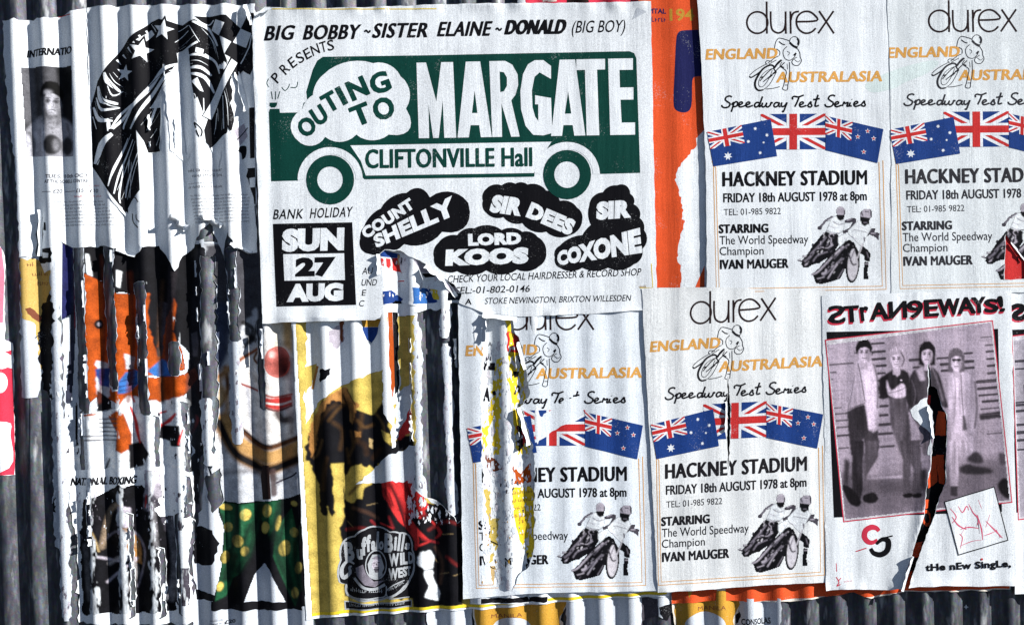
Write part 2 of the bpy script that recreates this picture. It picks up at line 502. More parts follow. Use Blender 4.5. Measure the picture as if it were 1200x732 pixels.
    def apply(s, T):
        M = s.xf; T = T.copy()
        u = M[0][0] * T[:, :, 0] + M[0][1] * T[:, :, 1] + M[0][2]
        v = M[1][0] * T[:, :, 0] + M[1][1] * T[:, :, 1] + M[1][2]
        T[:, :, 0] = u; T[:, :, 1] = v
        return T
    def sheet(s, outline, m=PAPER, name='sheet'):
        s.outline = outline
        cu, cv = s.cell; B = np.array(outline); lo = np.floor(B.min(0) / (cu, cv)); hi = np.ceil(B.max(0) / (cu, cv))
        X, Y = np.meshgrid(np.arange(lo[0], hi[0]) * cu, np.arange(lo[1], hi[1]) * cv); X, Y = X.ravel(), Y.ravel(); z = X * 0
        p = lambda a, b: np.stack([X + a * cu, Y + b * cv, z], 1)
        T = np.concatenate([np.stack([p(0, 0), p(0, 1), p(1, 1)], 1), np.stack([p(0, 0), p(1, 1), p(1, 0)], 1)])
        return s.mesh(name, [(intersect(T, outline), m)], None, 0)
    def ink(s, name, items, parent=None, label=None, kind=None):
        return s.mesh(name, items, parent, 1, label, kind=kind)
def paint(b, name, canvas, parent=None, lv=1.0, label=None, thr=.5):
    return b.mesh(name, [(canvas.soup(lv, thr), PRINT)], parent, 1, label)
def bounds(items, pad=2):
    P = np.concatenate([T[:, :, :2].reshape(-1, 2) for T, m in items]); return (*(P.min(0) - pad), *(P.max(0) + pad))
def affine(src, dst):
    Mx = np.array([[x, y, 1] for x, y in src], float)
    a, _, _, _ = np.linalg.lstsq(Mx, np.array(dst, float), rcond=None)
    return a.T
def curl_flap(bill, name, p, q, depth, radius, m, turn=200, lift=.5, n=10, seg=8, seed=0, label=None):
    """a torn tongue of paper rolled up off the sheet: hinge from p to q, curling by `turn` degrees towards the viewer"""
    rr = random.Random(seed)
    p = np.array(p, float); q = np.array(q, float); d = q - p; L = np.hypot(*d); e = d / L
    nrm = np.array([e[1], -e[0]])
    prof = [rr.uniform(.75, 1.1) for _ in range(seg + 1)]
    V, F = [], []
    for i in range(seg + 1):
        b = p + d * i / seg
        h0 = float(bill.h_true(np.array([b[0]]), np.array([b[1]]))[0]) + lift
        for j in range(n + 1):
            a = R(turn) * j / n * prof[i]; rad = radius * (1 + .25 * math.sin(i * 1.7 + seed))
            off = nrm * (math.sin(a) * rad + depth * j / n * .35)
            hh = h0 + (1 - math.cos(a)) * rad
            w = world_pt(b[0] + off[0], b[1] + off[1], hh) - bill.origin
            V.append(w[:])
    for i in range(seg):
        for j in range(n):
            a0 = i * (n + 1) + j; F.append((a0, a0 + 1, a0 + n + 2, a0 + n + 1))
    me = bpy.data.meshes.new(name); me.from_pydata(V, [], F); me.materials.append(m)
    me.polygons.foreach_set('use_smooth', np.ones(len(F), bool)); me.update()
    o = bpy.data.objects.new(name, me); COL.objects.link(o); o.parent = bill.root
    if label: o['label'] = label
    return o
def shreds(bill, strips, n, seed, m, size=(6, 20), rad=(1.0, 2.6)):
    """slivers of paper curling away from the torn edges along the ridges"""
    rr = random.Random(seed)
    for i in range(n):
        k, v0, v1, off, side = rr.choice(strips); L = rr.uniform(*size); v = rr.uniform(v0, max(v0 + 1, v1 - L)); c0, c1 = crest(k, v) + off, crest(k, v + L) + off
        p, q = ((c0, v), (c1, v + L)) if side > 0 else ((c1, v + L), (c0, v))
        curl_flap(bill, 'torn_flap', p, q, rr.uniform(1.5, 4), rr.uniform(*rad), m, rr.uniform(90, 200), .3, 7, 5, seed * 31 + i)
def crest_strip(n, v0, v1, a=-9, b=4, seed=0, amp=1.0, step=5):
    """ragged outline of a strip torn off along one crest of the corrugation"""
    k = max(2, int((v1 - v0) / 2.6)); Lf, Rt = [], []
    vs = np.linspace(v0, v1, k + 1)
    wob = lambda q: 3.4 * amp * (vnoise(vs / 26 + q, vs * 0 + seed * 3.1) - .5) + 2.0 * amp * (vnoise(vs / 7 + q, vs * 0 + seed * 1.7) - .5) + 1.1 * amp * (vnoise(vs / 2.7 + q, vs * 0 + seed) - .5)
    l, r = wob(3.3), wob(17.7)
    for i, v in enumerate(vs):
        c = crest(n, v); e = 1 - .5 * (abs(2 * i / k - 1) > .97)
        Lf.append((c + (a + l[i]) * e, v)); Rt.append((c + (b + r[i]) * e, v))
    return Lf + Rt[::-1]

# ------------------------------------------------------------------ printed pictures with tones (photographs, airbrush work), painted cell by cell
class Canvas:
    def __init__(s, u0, v0, u1, v1, res=.85):
        s.res = res; s.us = np.arange(u0, u1 + res, res); s.vs = np.arange(v0, v1 + res, res)
        s.U, s.V = np.meshgrid(s.us, s.vs); s.C = np.zeros(s.U.shape + (3,)); s.A = np.zeros(s.U.shape)
    def blur(s, a, sig):
        sig = sig / s.res
        if sig < .15: return a
        n = max(1, int(sig * 2.6)); k = np.exp(-.5 * (np.arange(-n, n + 1) / sig) ** 2); k /= k.sum()
        for ax in (0, 1):
            pad = [(0, 0)] * a.ndim; pad[ax] = (n, n); p = np.pad(a, pad, 'edge')
            a = sum(k[i] * np.take(p, np.arange(i, i + a.shape[ax]), ax) for i in range(2 * n + 1))
        return a
    def mask(s, pts, sig=.5):
        P = np.array(pts, float); Q = np.roll(P, -1, 0); m = np.zeros(s.U.shape, int)
        for (x0, y0), (x1, y1) in zip(P, Q):
            if y0 == y1: continue
            cr_ = (y0 > s.V) != (y1 > s.V)
            m += cr_ & (x0 + (s.V - y0) * (x1 - x0) / (y1 - y0) > s.U)
        return s.blur((m % 2).astype(float), sig)
    def put(s, m, col, op=1.0):
        m = np.clip(m * op, 0, 1); s.C = s.C * (1 - m[..., None]) + np.array(col) * m[..., None]; s.A = np.maximum(s.A, m)
    def soft(s, pts, col, sig=.8, op=1.0): s.put(s.mask(pts, sig), col, op)
    def oval(s, cx, cy, rx, ry, col, sig=.8, op=1.0, rot=0): s.soft(ell(cx, cy, rx, ry, rot, 24), col, sig, op)
    def line(s, pts, w, col, sig=.5, op=1.0, smooth=4):
        p = np.array(cr(pts, smooth) if len(pts) > 2 else pts, float); d = np.full(s.U.shape, 1e9)
        lo = p.min(0) - w - 4 * sig - 2; hi = p.max(0) + w + 4 * sig + 2
        i = np.where((s.us >= lo[0]) & (s.us <= hi[0]))[0]; j = np.where((s.vs >= lo[1]) & (s.vs <= hi[1]))[0]
        if not len(i) or not len(j): return
        sl = np.s_[j[0]:j[-1] + 1, i[0]:i[-1] + 1]; u, v = s.U[sl], s.V[sl]; dd = np.full(u.shape, 1e9)
        for a, b in zip(p[:-1], p[1:]):
            e = b - a; t = np.clip(((u - a[0]) * e[0] + (v - a[1]) * e[1]) / (e @ e + 1e-9), 0, 1)
            dd = np.minimum(dd, np.hypot(u - a[0] - t * e[0], v - a[1] - t * e[1]))
        m = np.zeros(s.U.shape); m[sl] = np.clip(.5 - (dd - w / 2) / (2 * max(sig, .25)), 0, 1); s.put(m, col, op)
    def cloth(s, pts, col, sig=.7, fold=.35, seed=1, lean=0.0):
        m = s.mask(pts, sig); n = vnoise((s.U + lean * s.V) / 3.4 + seed * 7, s.V / 26 + seed) * .6 + vnoise((s.U + lean * s.V) / 9 + seed, s.V / 30) * .6 - .6
        g = np.array(col)[None, None] * np.clip(1 + 2 * fold * n, .3, 1.9)[..., None]
        s.C = s.C * (1 - m[..., None]) + g * m[..., None]; s.A = np.maximum(s.A, m)
    def items(s, items, sig=.45):
        """lay flat printed shapes (lowest level first) onto the canvas"""
        k = 2; us = np.arange(len(s.us) * k) * s.res / k + s.us[0] - s.res / 4; vs = np.arange(len(s.vs) * k) * s.res / k + s.vs[0] - s.res / 4
        C = np.zeros((len(vs), len(us), 3)); A_ = np.zeros((len(vs), len(us)))
        L = sorted(items, key=lambda q: float(np.mean(q[0][:, :, 2])))
        for T, m in L:
            col = m if isinstance(m, tuple) else MATCOL[m.name]
            for t in T:
                x, y = t[:, 0], t[:, 1]
                i0, i1 = np.searchsorted(us, (x.min(), x.max())); j0, j1 = np.searchsorted(vs, (y.min(), y.max()))
                if i0 >= i1 or j0 >= j1: continue
                uu, vv = us[None, i0:i1], vs[j0:j1, None]; ins = None
                sg = np.sign((x[1] - x[0]) * (y[2] - y[0]) - (x[2] - x[0]) * (y[1] - y[0]))
                for a in range(3):
                    b = (a + 1) % 3; w = sg * ((x[b] - x[a]) * (vv - y[a]) - (y[b] - y[a]) * (uu - x[a])) >= -1e-6
                    ins = w if ins is None else ins & w
                C[j0:j1, i0:i1][ins] = col; A_[j0:j1, i0:i1][ins] = 1
        rs = lambda a: (a[0::2, 0::2] + a[1::2, 0::2] + a[0::2, 1::2] + a[1::2, 1::2]) / 4
        al = rs(A_); c = rs(C * A_[..., None]) / np.maximum(al, 1e-3)[..., None]
        al2 = s.blur(al, sig); c2 = s.blur(c * al[..., None], sig) / np.maximum(s.blur(al, sig), 1e-3)[..., None]
        s.C = s.C * (1 - al2[..., None]) + c2 * al2[..., None]; s.A = np.maximum(s.A, al2)
    def mottle(s, amt=.3, scale=5, seed=1, fine=.25):
        n = vnoise(s.U / scale + seed, s.V / scale + seed * 2) - .5; f = vnoise(s.U / 1.1 + seed, s.V / 1.1) - .5
        s.C = s.C * np.clip(1 + 2 * amt * n + 2 * fine * f, .1, 2.5)[..., None]
    def wear(s, amt, seed=1, crest_w=.55, col=(.62, .66, .70), thr=.62, strips=None, lose=None):
        """ink rubbed off, mostly along the ridges; lose: also take the printed skin away altogether above this value"""
        w = wave(s.U, s.V); n = .5 * vnoise(s.U / 3.2 + seed, s.V / 11 + seed) + .3 * vnoise(s.U / 1.5 + seed, s.V / 4) + .35 * vnoise(s.U / 14 + seed, s.V / 40 + seed)
        q = n * (1 - .25 * crest_w) + crest_w * .5 * np.clip(w, -1, 1) + amt - .35
        m = np.clip((q - thr) / .10, 0, 1); sh = .55 + .6 * vnoise(s.U / 2 + 9, s.V / 5)
        s.C = s.C * (1 - m[..., None]) + np.array(col) * sh[..., None] * m[..., None]
        if lose is not None: s.A = np.where(q > lose, 0, s.A)
    def soup(s, lv=1.0, thr=.5):
        a = s.A; cell = (a[:-1, :-1] + a[1:, :-1] + a[:-1, 1:] + a[1:, 1:]) / 4 > thr
        j, i = np.where(cell)
        f = np.concatenate([np.stack([s.U, s.V, np.full_like(s.U, lv)], 2), np.clip(s.C, .003, .9)], 2)
        p00, p10, p11, p01 = f[j, i], f[j, i + 1], f[j + 1, i + 1], f[j + 1, i]
        return np.concatenate([np.stack([p00, p01, p11], 1), np.stack([p00, p11, p10], 1)])
MATCOL = {m.name: c for m, c in _COLS}
PRINT = mat('tone_print', (1, 1, 1), 'print')
def figure_face(c, cx, cy, w, h, hair, skin=(.60, .57, .62), turn=0.0, seed=1, curly=False, long=False, dark=(.035, .03, .04)):
    """a printed head: soft face with sockets, nose, mouth, hair"""
    rr = random.Random(seed)
    c.oval(cx, cy - h * .24, w * .60, h * .44, hair, .8)
    if long: c.soft([(cx - w * .62, cy - h * .2), (cx + w * .62, cy - h * .2), (cx + w * .66, cy + h * .55), (cx + w * .3, cy + h * .6), (cx - w * .3, cy + h * .6), (cx - w * .66, cy + h * .55)], hair, .9)
    c.soft([(cx - w * .2, cy + h * .3), (cx + w * .2, cy + h * .3), (cx + w * .28, cy + h * .85), (cx - w * .28, cy + h * .85)], tuple(.72 * q for q in skin), .6)
    c.oval(cx + turn, cy + h * .02, w * .43, h * .50, skin, .7)
    c.oval(cx + turn + w * .30, cy + h * .08, w * .16, h * .40, tuple(.45 * q for q in skin), 1.0, .8)
    for sx in (-1, 1):
        c.oval(cx + turn + sx * w * .19, cy - h * .03, w * .13, h * .075, tuple(.3 * q for q in skin), .6, .9)
        c.line([(cx + turn + sx * w * .08, cy - h * .13), (cx + turn + sx * w * .30, cy - h * .12)], .7, dark, .35, .9)
        c.oval(cx + turn + sx * w * .19, cy - h * .02, .55, .5, dark, .3)
    c.line([(cx + turn + w * .04, cy - h * .02), (cx + turn + w * .07, cy + h * .14), (cx + turn - w * .02, cy + h * .16)], .7, tuple(.5 * q for q in skin), .4, .9)
    c.line([(cx + turn - w * .15, cy + h * .28), (cx + turn, cy + h * .265), (cx + turn + w * .15, cy + h * .28)], .9, tuple(.22 * q for q in skin), .35)
    c.oval(cx + turn, cy + h * .36, w * .14, h * .03, tuple(.6 * q for q in skin), .5, .7)
    c.soft([(cx - w * .55, cy + h * .05), (cx - w * .60, cy - h * .30), (cx - w * .25, cy - h * .66), (cx + w * .25, cy - h * .66), (cx + w * .60, cy - h * .30), (cx + w * .55, cy + h * .05), (cx + w * .42, cy - h * .18), (cx + w * .15, cy - h * .28), (cx - w * .2, cy - h * .24), (cx - w * .42, cy - h * .12)], hair, .6)
    for k in range(26 if curly else 14):
        a = rr.uniform(-3.3, .2); r_ = rr.uniform(.5, .68)
        p = (cx + w * r_ * math.cos(a), cy - h * .08 + h * r_ * math.sin(a)); t = rr.uniform(.5, 1.8)
        c.line([p, (p[0] + rr.gauss(0, 1), p[1] + rr.uniform(.5, 2.6))], .7, tuple(q * t for q in hair), .35, .8)

# ------------------------------------------------------------------ the setting: pavement and the corrugated iron fence
def simple_mesh(name, V, F, m, parent=None, smooth=False, loc=None):
    me = bpy.data.meshes.new(name); me.from_pydata([tuple(v) for v in V], [], F); me.materials.append(m)
    if smooth: me.polygons.foreach_set('use_smooth', np.ones(len(F), bool))
    me.update(); o = bpy.data.objects.new(name, me); COL.objects.link(o)
    if parent: o.parent = parent
    if loc is not None: o.location = loc
    return o
def paving():
    m = bpy.data.materials.new('paving'); m.use_nodes = True; N = m.node_tree.nodes; Lk = m.node_tree.links
    br = N.new('ShaderNodeTexBrick'); br.inputs['Scale'].default_value = 1.0; br.inputs['Mortar Size'].default_value = .012
    br.inputs['Brick Width'].default_value = .6; br.inputs['Row Height'].default_value = .6
    br.inputs['Color1'].default_value = (.075, .073, .07, 1); br.inputs['Color2'].default_value = (.055, .054, .053, 1); br.inputs['Mortar'].default_value = (.03, .03, .03, 1)
    geo = N.new('ShaderNodeNewGeometry'); Lk.new(geo.outputs['Position'], br.inputs['Vector'])
    Lk.new(br.outputs['Color'], N['Principled BSDF'].inputs['Base Color']); N['Principled BSDF'].inputs['Roughness'].default_value = .85
    return m
GZ = (CV - 905) * S
g = simple_mesh('pavement', [(-60, -60, GZ), (60, -60, GZ), (60, 60, GZ), (-60, 60, GZ)], [(0, 1, 2, 3)], paving())
tag(g, kind='structure')

fence = bpy.data.objects.new('corrugated_fence', None); COL.objects.link(fence); fence.location = world_pt(600, 905, 0)
tag(fence, 'grey galvanised corrugated iron fence covered with torn layers of pasted posters', 'fence')
def iron_sheet(u0, u1, v0, v1, push):
    us = np.arange(u0, u1 + .01, 1.75); vs = np.linspace(v0, v1, 26)
    U, Vv = np.meshgrid(us, vs); H = A * wave(U, Vv) - push + .25 * (vnoise(U / 90 + 3, Vv / 120) - .5)
    P = np.stack([(U - CU) * S, -H * S, (CV - Vv) * S], 2) - np.array(fence.location)
    n = len(us); idx = np.arange(len(us) * len(vs)).reshape(len(vs), n)
    F = np.stack([idx[:-1, :-1], idx[1:, :-1], idx[1:, 1:], idx[:-1, 1:]], 2).reshape(-1, 4)
    o = simple_mesh('iron_sheet', P.reshape(-1, 3).tolist(), F.tolist(), metal(), fence, True)
    sol = o.modifiers.new('thickness', 'SOLIDIFY'); sol.thickness = .0012; sol.offset = -1 if False else 1
    return o
for i, (a, b) in enumerate(((-420, 42), (36, 330), (324, 640), (634, 916), (910, 1300), (1294, 1700))):
    iron_sheet(a, b, -100, 900, .35 if i % 2 else 0.75)
wood = bpy.data.materials.new('weathered_rail_wood'); wood.use_nodes = True
wood.node_tree.nodes['Principled BSDF'].inputs['Base Color'].default_value = (.10, .075, .05, 1)
def box(name, c, sz, m, parent, bev=.004):
    x, y, z = [q / 2 for q in sz]
    V = [(sx * x, sy * y, sz_ * z) for sx in (-1, 1) for sy in (-1, 1) for sz_ in (-1, 1)]
    F = [(0, 1, 3, 2), (4, 6, 7, 5), (0, 4, 5, 1), (2, 3, 7, 6), (0, 2, 6, 4), (1, 5, 7, 3)]
    o = simple_mesh(name, V, F, m, parent); o.location = Vector(c) - fence.location
    b = o.modifiers.new('bevel', 'BEVEL'); b.width = bev; b.segments = 2
    return o
for v in (40, 700):
    box('rail', (1.0, .047, (CV - v) * S), (4.6, .05, .075), wood, fence)
for u in (-150, 600, 1350):
    box('post', ((u - CU) * S, .125, GZ + 1.2), (.1, .1, 2.4), wood, fence)

# ------------------------------------------------------------------ speedway bills: one design, four pastings
def flag_quad(tl, tr_, br, bl):
    tl, tr_, br, bl = map(lambda p: np.array(p, float), (tl, tr_, br, bl))
    def f(pts): return [tuple((tl * (1 - s) + tr_ * s) * (1 - t) + (bl * (1 - s) + br * s) * t) for s, t in pts]
    return f
def jack(f, s0=0, s1=1, t0=0, t1=1, lv=2.0):
    g = lambda pts: f([(s0 + (s1 - s0) * s, t0 + (t1 - t0) * t) for s, t in pts])
    def band(w, h, o=0.0): return [[(0, 0), (w, 0), (1, 1 - h), (1, 1), (1 - w, 1), (0, h)], [(1, 0), (1, h), (w, 1), (0, 1), (0, 1 - h), (1 - w, 0)]]
    out = [(join(poly(g(band(.13, .17)[0]), lv)), WHITE), (poly(g(band(.13, .17)[1]), lv + .6), WHITE),
           (poly(g(band(.035, .06)[0]), lv + 1.2), RED), (poly(g(band(.035, .06)[1]), lv + 1.8), RED),
           (poly(g([(.40, 0), (.60, 0), (.60, .33), (1, .33), (1, .67), (.60, .67), (.60, 1), (.40, 1), (.40, .67), (0, .67), (0, .33), (.40, .33)]), lv + 2.5), WHITE),
           (poly(g([(.44, 0), (.56, 0), (.56, .40), (1, .40), (1, .60), (.56, .60), (.56, 1), (.44, 1), (.44, .60), (0, .60), (0, .40), (.44, .40)]), lv + 3.2), RED)]
    return out
def logo_strokes(w=2.2):
    L = [stroke(ell(886, 28.5, 12.2, 12.6), w, 1, 0, True), stroke([(896.9, 4), (897.2, 41.5)], w, 1.4, 0),
         stroke([(901.6, 15.5), (901.8, 30), (904, 37.5), (910.5, 40.6), (916.5, 37.5), (918.8, 30), (919, 15.5)], w, 1),
         stroke([(919.0, 26), (919.4, 41.5)], w, 1.8, 0),
         stroke([(924.6, 15.5), (925, 41.5)], w, 1, 0), stroke([(925, 26), (926.5, 20), (929.5, 16.6), (934.5, 15.6)], w, 1.6),
         stroke([(931.8, 27.6), (955.3, 26.2), (952.5, 19.5), (946, 15.6), (938.5, 16.5), (933, 21.5), (931.6, 29), (934.6, 36.5), (941.5, 40.8), (949, 39.6), (954.2, 35)], w, 1.2),
         stroke([(958, 15), (975.4, 41.2)], w, 1, 0), stroke([(975, 15), (957, 41)], w, 1.8, 0)]
    return join(*L)
def script_strokes():
    z = Z(835, 105, 6.316); w = 2.0; o = []
    def st(p, dx=0, dy=0): o.append(stroke(z([(x + dx, y + dy) for x, y in p]), w, 1 + .4 * (len(o) % 3)))
    cap = [(135, 65), (120, 57), (95, 64), (86, 84), (104, 100), (121, 113), (112, 135), (85, 143), (65, 136), (60, 122)]
    e = [(184, 126), (212, 112), (208, 101), (192, 106), (184, 124), (198, 138), (236, 126)]
    s_ = [(680, 132), (706, 99), (708, 116), (714, 128), (704, 138), (684, 133)]
    st(cap); st([(132, 122), (150, 103), (141, 140), (130, 174)]); st([(147, 113), (165, 99), (178, 108), (170, 130), (146, 136)])
    st(e); st(e, 54)
    st([(338, 106), (316, 105), (302, 123), (310, 138), (328, 131), (342, 110)]); st([(361, 60), (344, 108), (337, 136), (352, 128)])
    st([(362, 106), (356, 128), (366, 138), (382, 128), (392, 108), (386, 128), (398, 138), (416, 126), (424, 106), (436, 110)])
    st([(480, 107), (458, 106), (444, 124), (452, 138), (472, 130), (486, 107), (480, 130), (494, 136)])
    st([(504, 104), (498, 124), (508, 136), (528, 124), (541, 104), (528, 140), (514, 172), (504, 166)])
    st([(584, 84), (580, 70), (594, 60), (625, 64), (664, 50)]); st([(630, 63), (616, 100), (598, 136)])
    st(e, 448); st(s_, 10)
    st([(770, 48), (752, 105), (750, 132), (776, 126)]); st([(734, 84), (782, 76)])
    st(cap, 760, -6); st(e, 708, -2); st([(948, 132), (962, 100), (968, 112), (990, 104), (982, 132), (998, 130)]); st([(1008, 104), (1000, 128), (1018, 130)])
    st([(1018, 80), (1020, 84)]); st(e, 848, -4); st(s_, 404, -6)
    return join(*o)
def rider_sketch():
    z = Z(870, 40, 10.45); o = []
    def st(p, w=.85, **k): o.append(stroke(z(p), w, 1 + .4 * (len(o) % 4), **k))
    st([(400, 480), (372, 450), (366, 412), (322, 398), (240, 440), (180, 520), (142, 600), (145, 665), (182, 705), (240, 698)], 2.0, taper=[.5, 1, 1, 1.2, 1.2, .8])
    st([(240, 698), (310, 640), (370, 540), (402, 470)], .7); st([(340, 440), (250, 490), (190, 580), (190, 650), (240, 655), (310, 560), (350, 460)], .6)
    st([(72, 530), (92, 548), (160, 510), (214, 468)], 1.6); st([(72, 522), (130, 470), (210, 420), (285, 382)])
    st([(345, 352), (285, 345), (268, 372), (290, 390)]); st([(300, 372), (380, 310), (430, 285)]); st([(310, 385), (400, 335)])
    st([(200, 590), (300, 480), (380, 420), (470, 335)], 1.1); st([(240, 600), (340, 520), (420, 440), (500, 365)], 1.1); st([(290, 560), (400, 470)], 1.2)
    st([(375, 430), (420, 370), (462, 335)], 2.2); st([(205, 550), (240, 540)], 1.6); st([(300, 560), (350, 520)], 1.5); st([(360, 500), (400, 480)], 2)
    st([(376, 195), (388, 130), (404, 96), (436, 68), (520, 88), (566, 108)]); st([(430, 110), (470, 140), (505, 150)], 1.3); st([(400, 200), (440, 230), (440, 280)])
    st([(560, 118), (570, 80), (605, 52), (645, 58), (676, 92), (676, 140), (650, 172), (600, 150), (560, 118)], .8); st([(655, 70), (672, 110), (660, 150)], 2.2)
    st([(562, 122), (606, 165), (655, 190)], 2.4); st([(530, 170), (490, 210), (482, 260), (505, 318), (560, 340), (610, 310), (640, 260)]); st([(530, 230), (560, 250), (540, 280)], .6)
    st([(655, 195), (685, 250), (690, 300), (705, 345), (670, 398), (620, 400), (590, 370), (600, 335), (650, 300)]); st([(640, 250), (610, 280)], 1.8); st([(620, 330), (660, 360), (690, 340)], .6)
    st([(470, 360), (446, 410), (520, 470), (505, 560), (490, 640), (476, 690), (530, 700), (542, 630), (562, 520), (560, 400), (560, 360)]); st([(446, 410), (490, 430)], 1.8); st([(530, 380), (535, 450)], .6); st([(505, 640), (540, 640)])
    st([(270, 690), (360, 680), (440, 660)])
    return join(*o)
def rider_photo():
    z = Z(925, 235, 6.973); o = []
    def pg(p, m, lv): o.append((poly(z(p), lv), m))
    def st(p, w, m, lv, **k): o.append((stroke(z(p), w / 6.973, lv, **k), m))
    pg([(85, 520), (110, 470), (150, 420), (180, 370), (215, 330), (250, 285), (290, 255), (330, 272), (385, 280), (388, 370), (350, 420), (330, 450), (240, 505), (170, 528), (140, 550), (105, 552)], BLACK, 1)
    st([(160, 440), (230, 370), (290, 300)], 14, MID, 2); st([(180, 500), (220, 450), (300, 420)], 12, MID, 2.5); st([(240, 380), (300, 390), (340, 350)], 9, LIGHT, 3); st([(110, 500), (150, 470), (190, 420)], 18, MID, 2.2)
    o.append((ring(*z([(330, 292)])[0], 2.2, 3.2, 3), LIGHT)); st([(50, 488), (95, 500)], 9, DARK, 1.5); st([(330, 310), (325, 380)], 10, LIGHT, 3.4)
    pg([(285, 255), (310, 200), (340, 130), (395, 135), (440, 180), (430, 240), (405, 272), (330, 275)], WHITE, 2); st([(340, 175), (390, 200), (430, 190)], 7, MID, 3); st([(290, 250), (340, 265), (400, 270)], 5, MID, 3.2); st([(310, 210), (360, 230)], 5, LIGHT, 3.5)
    st([(345, 132), (290, 165), (262, 195), (238, 226)], 16, MID, 2); st([(352, 140), (300, 172)], 7, WHITE, 3); pg(ell(235, 228, 19, 15), DARK, 2.6)
    pg(ell(405, 92, 37, 40), LIGHT, 3); st([(370, 90), (385, 62), (420, 52)], 6, PALE, 3.6); pg([(370, 122), (438, 120), (430, 158), (400, 170), (376, 150)], BLACK, 4); st([(438, 85), (440, 120)], 9, DARK, 4.3)
    st([(440, 178), (480, 172), (522, 160), (500, 215), (470, 245), (425, 262)], 24, DARK, 3); st([(455, 165), (500, 150)], 11, LIGHT, 4)
    pg([(385, 300), (440, 270), (470, 300), (430, 350), (400, 380), (385, 340)], WHITE, 3.5)
    pg([(175, 600), (230, 555), (262, 520), (330, 440), (440, 340), (480, 322), (530, 372), (500, 400), (465, 450), (440, 560), (400, 640), (330, 662), (250, 682), (205, 676), (190, 630)], BLACK, 2.4)
    st([(170, 605), (225, 580), (330, 470), (430, 375)], 15, LIGHT, 3.2); st([(260, 620), (330, 560), (420, 470)], 15, MID, 3.4); st([(300, 640), (350, 560), (380, 520)], 12, LIGHT, 3.6); st([(380, 640), (430, 560)], 8, MID, 3.5); st([(350, 480), (420, 400), (470, 360)], 10, MID, 3.8); st([(250, 600), (280, 590), (290, 560)], 18, LIGHT, 3.9)
    pg(ell(245, 650, 48, 24, -10), BLACK, 3); st([(215, 640), (275, 625)], 8, LIGHT, 4.4)
    cx, cy = z([(503, 525)])[0]
    o.append((poly([ell(cx, cy, 56 / 6.97, 150 / 6.97, 4), ell(cx + .3, cy, 43 / 6.97, 132 / 6.97, 4)], 4.2), BLACK)); o.append((poly(ell(cx + .3, cy, 42.5 / 6.97, 131 / 6.97, 4), 3.9), PALE))
    st([(470, 430), (500, 520), (535, 520)], 12, DARK, 4.8); st([(480, 500), (520, 400)], 8, MID, 4.9)
    st([(505, 340), (530, 420), (555, 500)], 15, BLACK, 5); st([(585, 350), (565, 410), (540, 475)], 11, PALE, 5.6)
    pg([(500, 300), (472, 280), (465, 250), (500, 215), (550, 165), (640, 200), (660, 240), (625, 290), (600, 320), (590, 375), (560, 370), (520, 325)], WHITE, 4.4); st([(510, 240), (560, 250), (620, 265)], 5, MID, 5.2); st([(480, 290), (540, 320)], 5, LIGHT, 5.4); st([(595, 300), (600, 335)], 12, MID, 5.5); st([(540, 210), (600, 235)], 4, LIGHT, 5.8)
    pg([(566, 105), (590, 76), (645, 74), (660, 100), (655, 150), (600, 140), (562, 135)], LIGHT, 5); st([(570, 95), (585, 130)], 10, DARK, 5.6); st([(650, 80), (655, 140)], 13, DARK, 5.8); st([(600, 95), (635, 96)], 9, DARK, 5.9); pg([(562, 140), (642, 146), (640, 190), (600, 214), (575, 196)], BLACK, 6)
    st([(590, 185), (620, 185)], 7, MID, 6.7)
    pg([(655, 230), (690, 232), (680, 262), (720, 268), (717, 330), (680, 296), (640, 280), (615, 300), (635, 262)], DARK, 5.4); st([(650, 270), (690, 272)], 8, LIGHT, 6.4)
    pg([(566, 395), (580, 372), (620, 400), (648, 435), (645, 500), (600, 492), (596, 450), (560, 430)], BLACK, 5); pg([(598, 500), (636, 505), (622, 590), (636, 640), (592, 648), (592, 590)], BLACK, 5.1); st([(600, 520), (632, 520)], 8, LIGHT, 5.9); st([(618, 420), (632, 470)], 8, MID, 5.9)
    rr = random.Random(3)
    for k in range(70):                                # grit of the coarse printed photograph
        t, q = rr.random(), rr.gauss(0, 1)
        x, y = ((110 + 230 * t, 520 - 240 * t) if k % 2 else (210 + 280 * t, 640 - 290 * t)); x += q * 26; y += q * 22 + rr.gauss(0, 10)
        r_ = rr.uniform(4, 12); a0 = rr.uniform(-1.2, -.5)
        pg([(x + r_ * math.cos(a) * 1.7 * math.cos(a0) - r_ * math.sin(a) * .6 * math.sin(a0), y + r_ * math.cos(a) * 1.7 * math.sin(a0) + r_ * math.sin(a) * .6 * math.cos(a0)) for a in (0, 1.1, 2.2, 3.2, 4.3, 5.3)], rr.choice((LIGHT, MID, DARK, BLACK, PALE)), 4.0 + .002 * k)
    return o
_logo, _script, _sketch = logo_strokes(), script_strokes(), rider_sketch()
def riders_canvas():
    it = rider_photo(); c = Canvas(*bounds(it), .8); c.items(it, .35)
    keep = c.A.copy(); c.mottle(.12, 4, 3, .16); c.A = keep
    return c
_riders = riders_canvas()
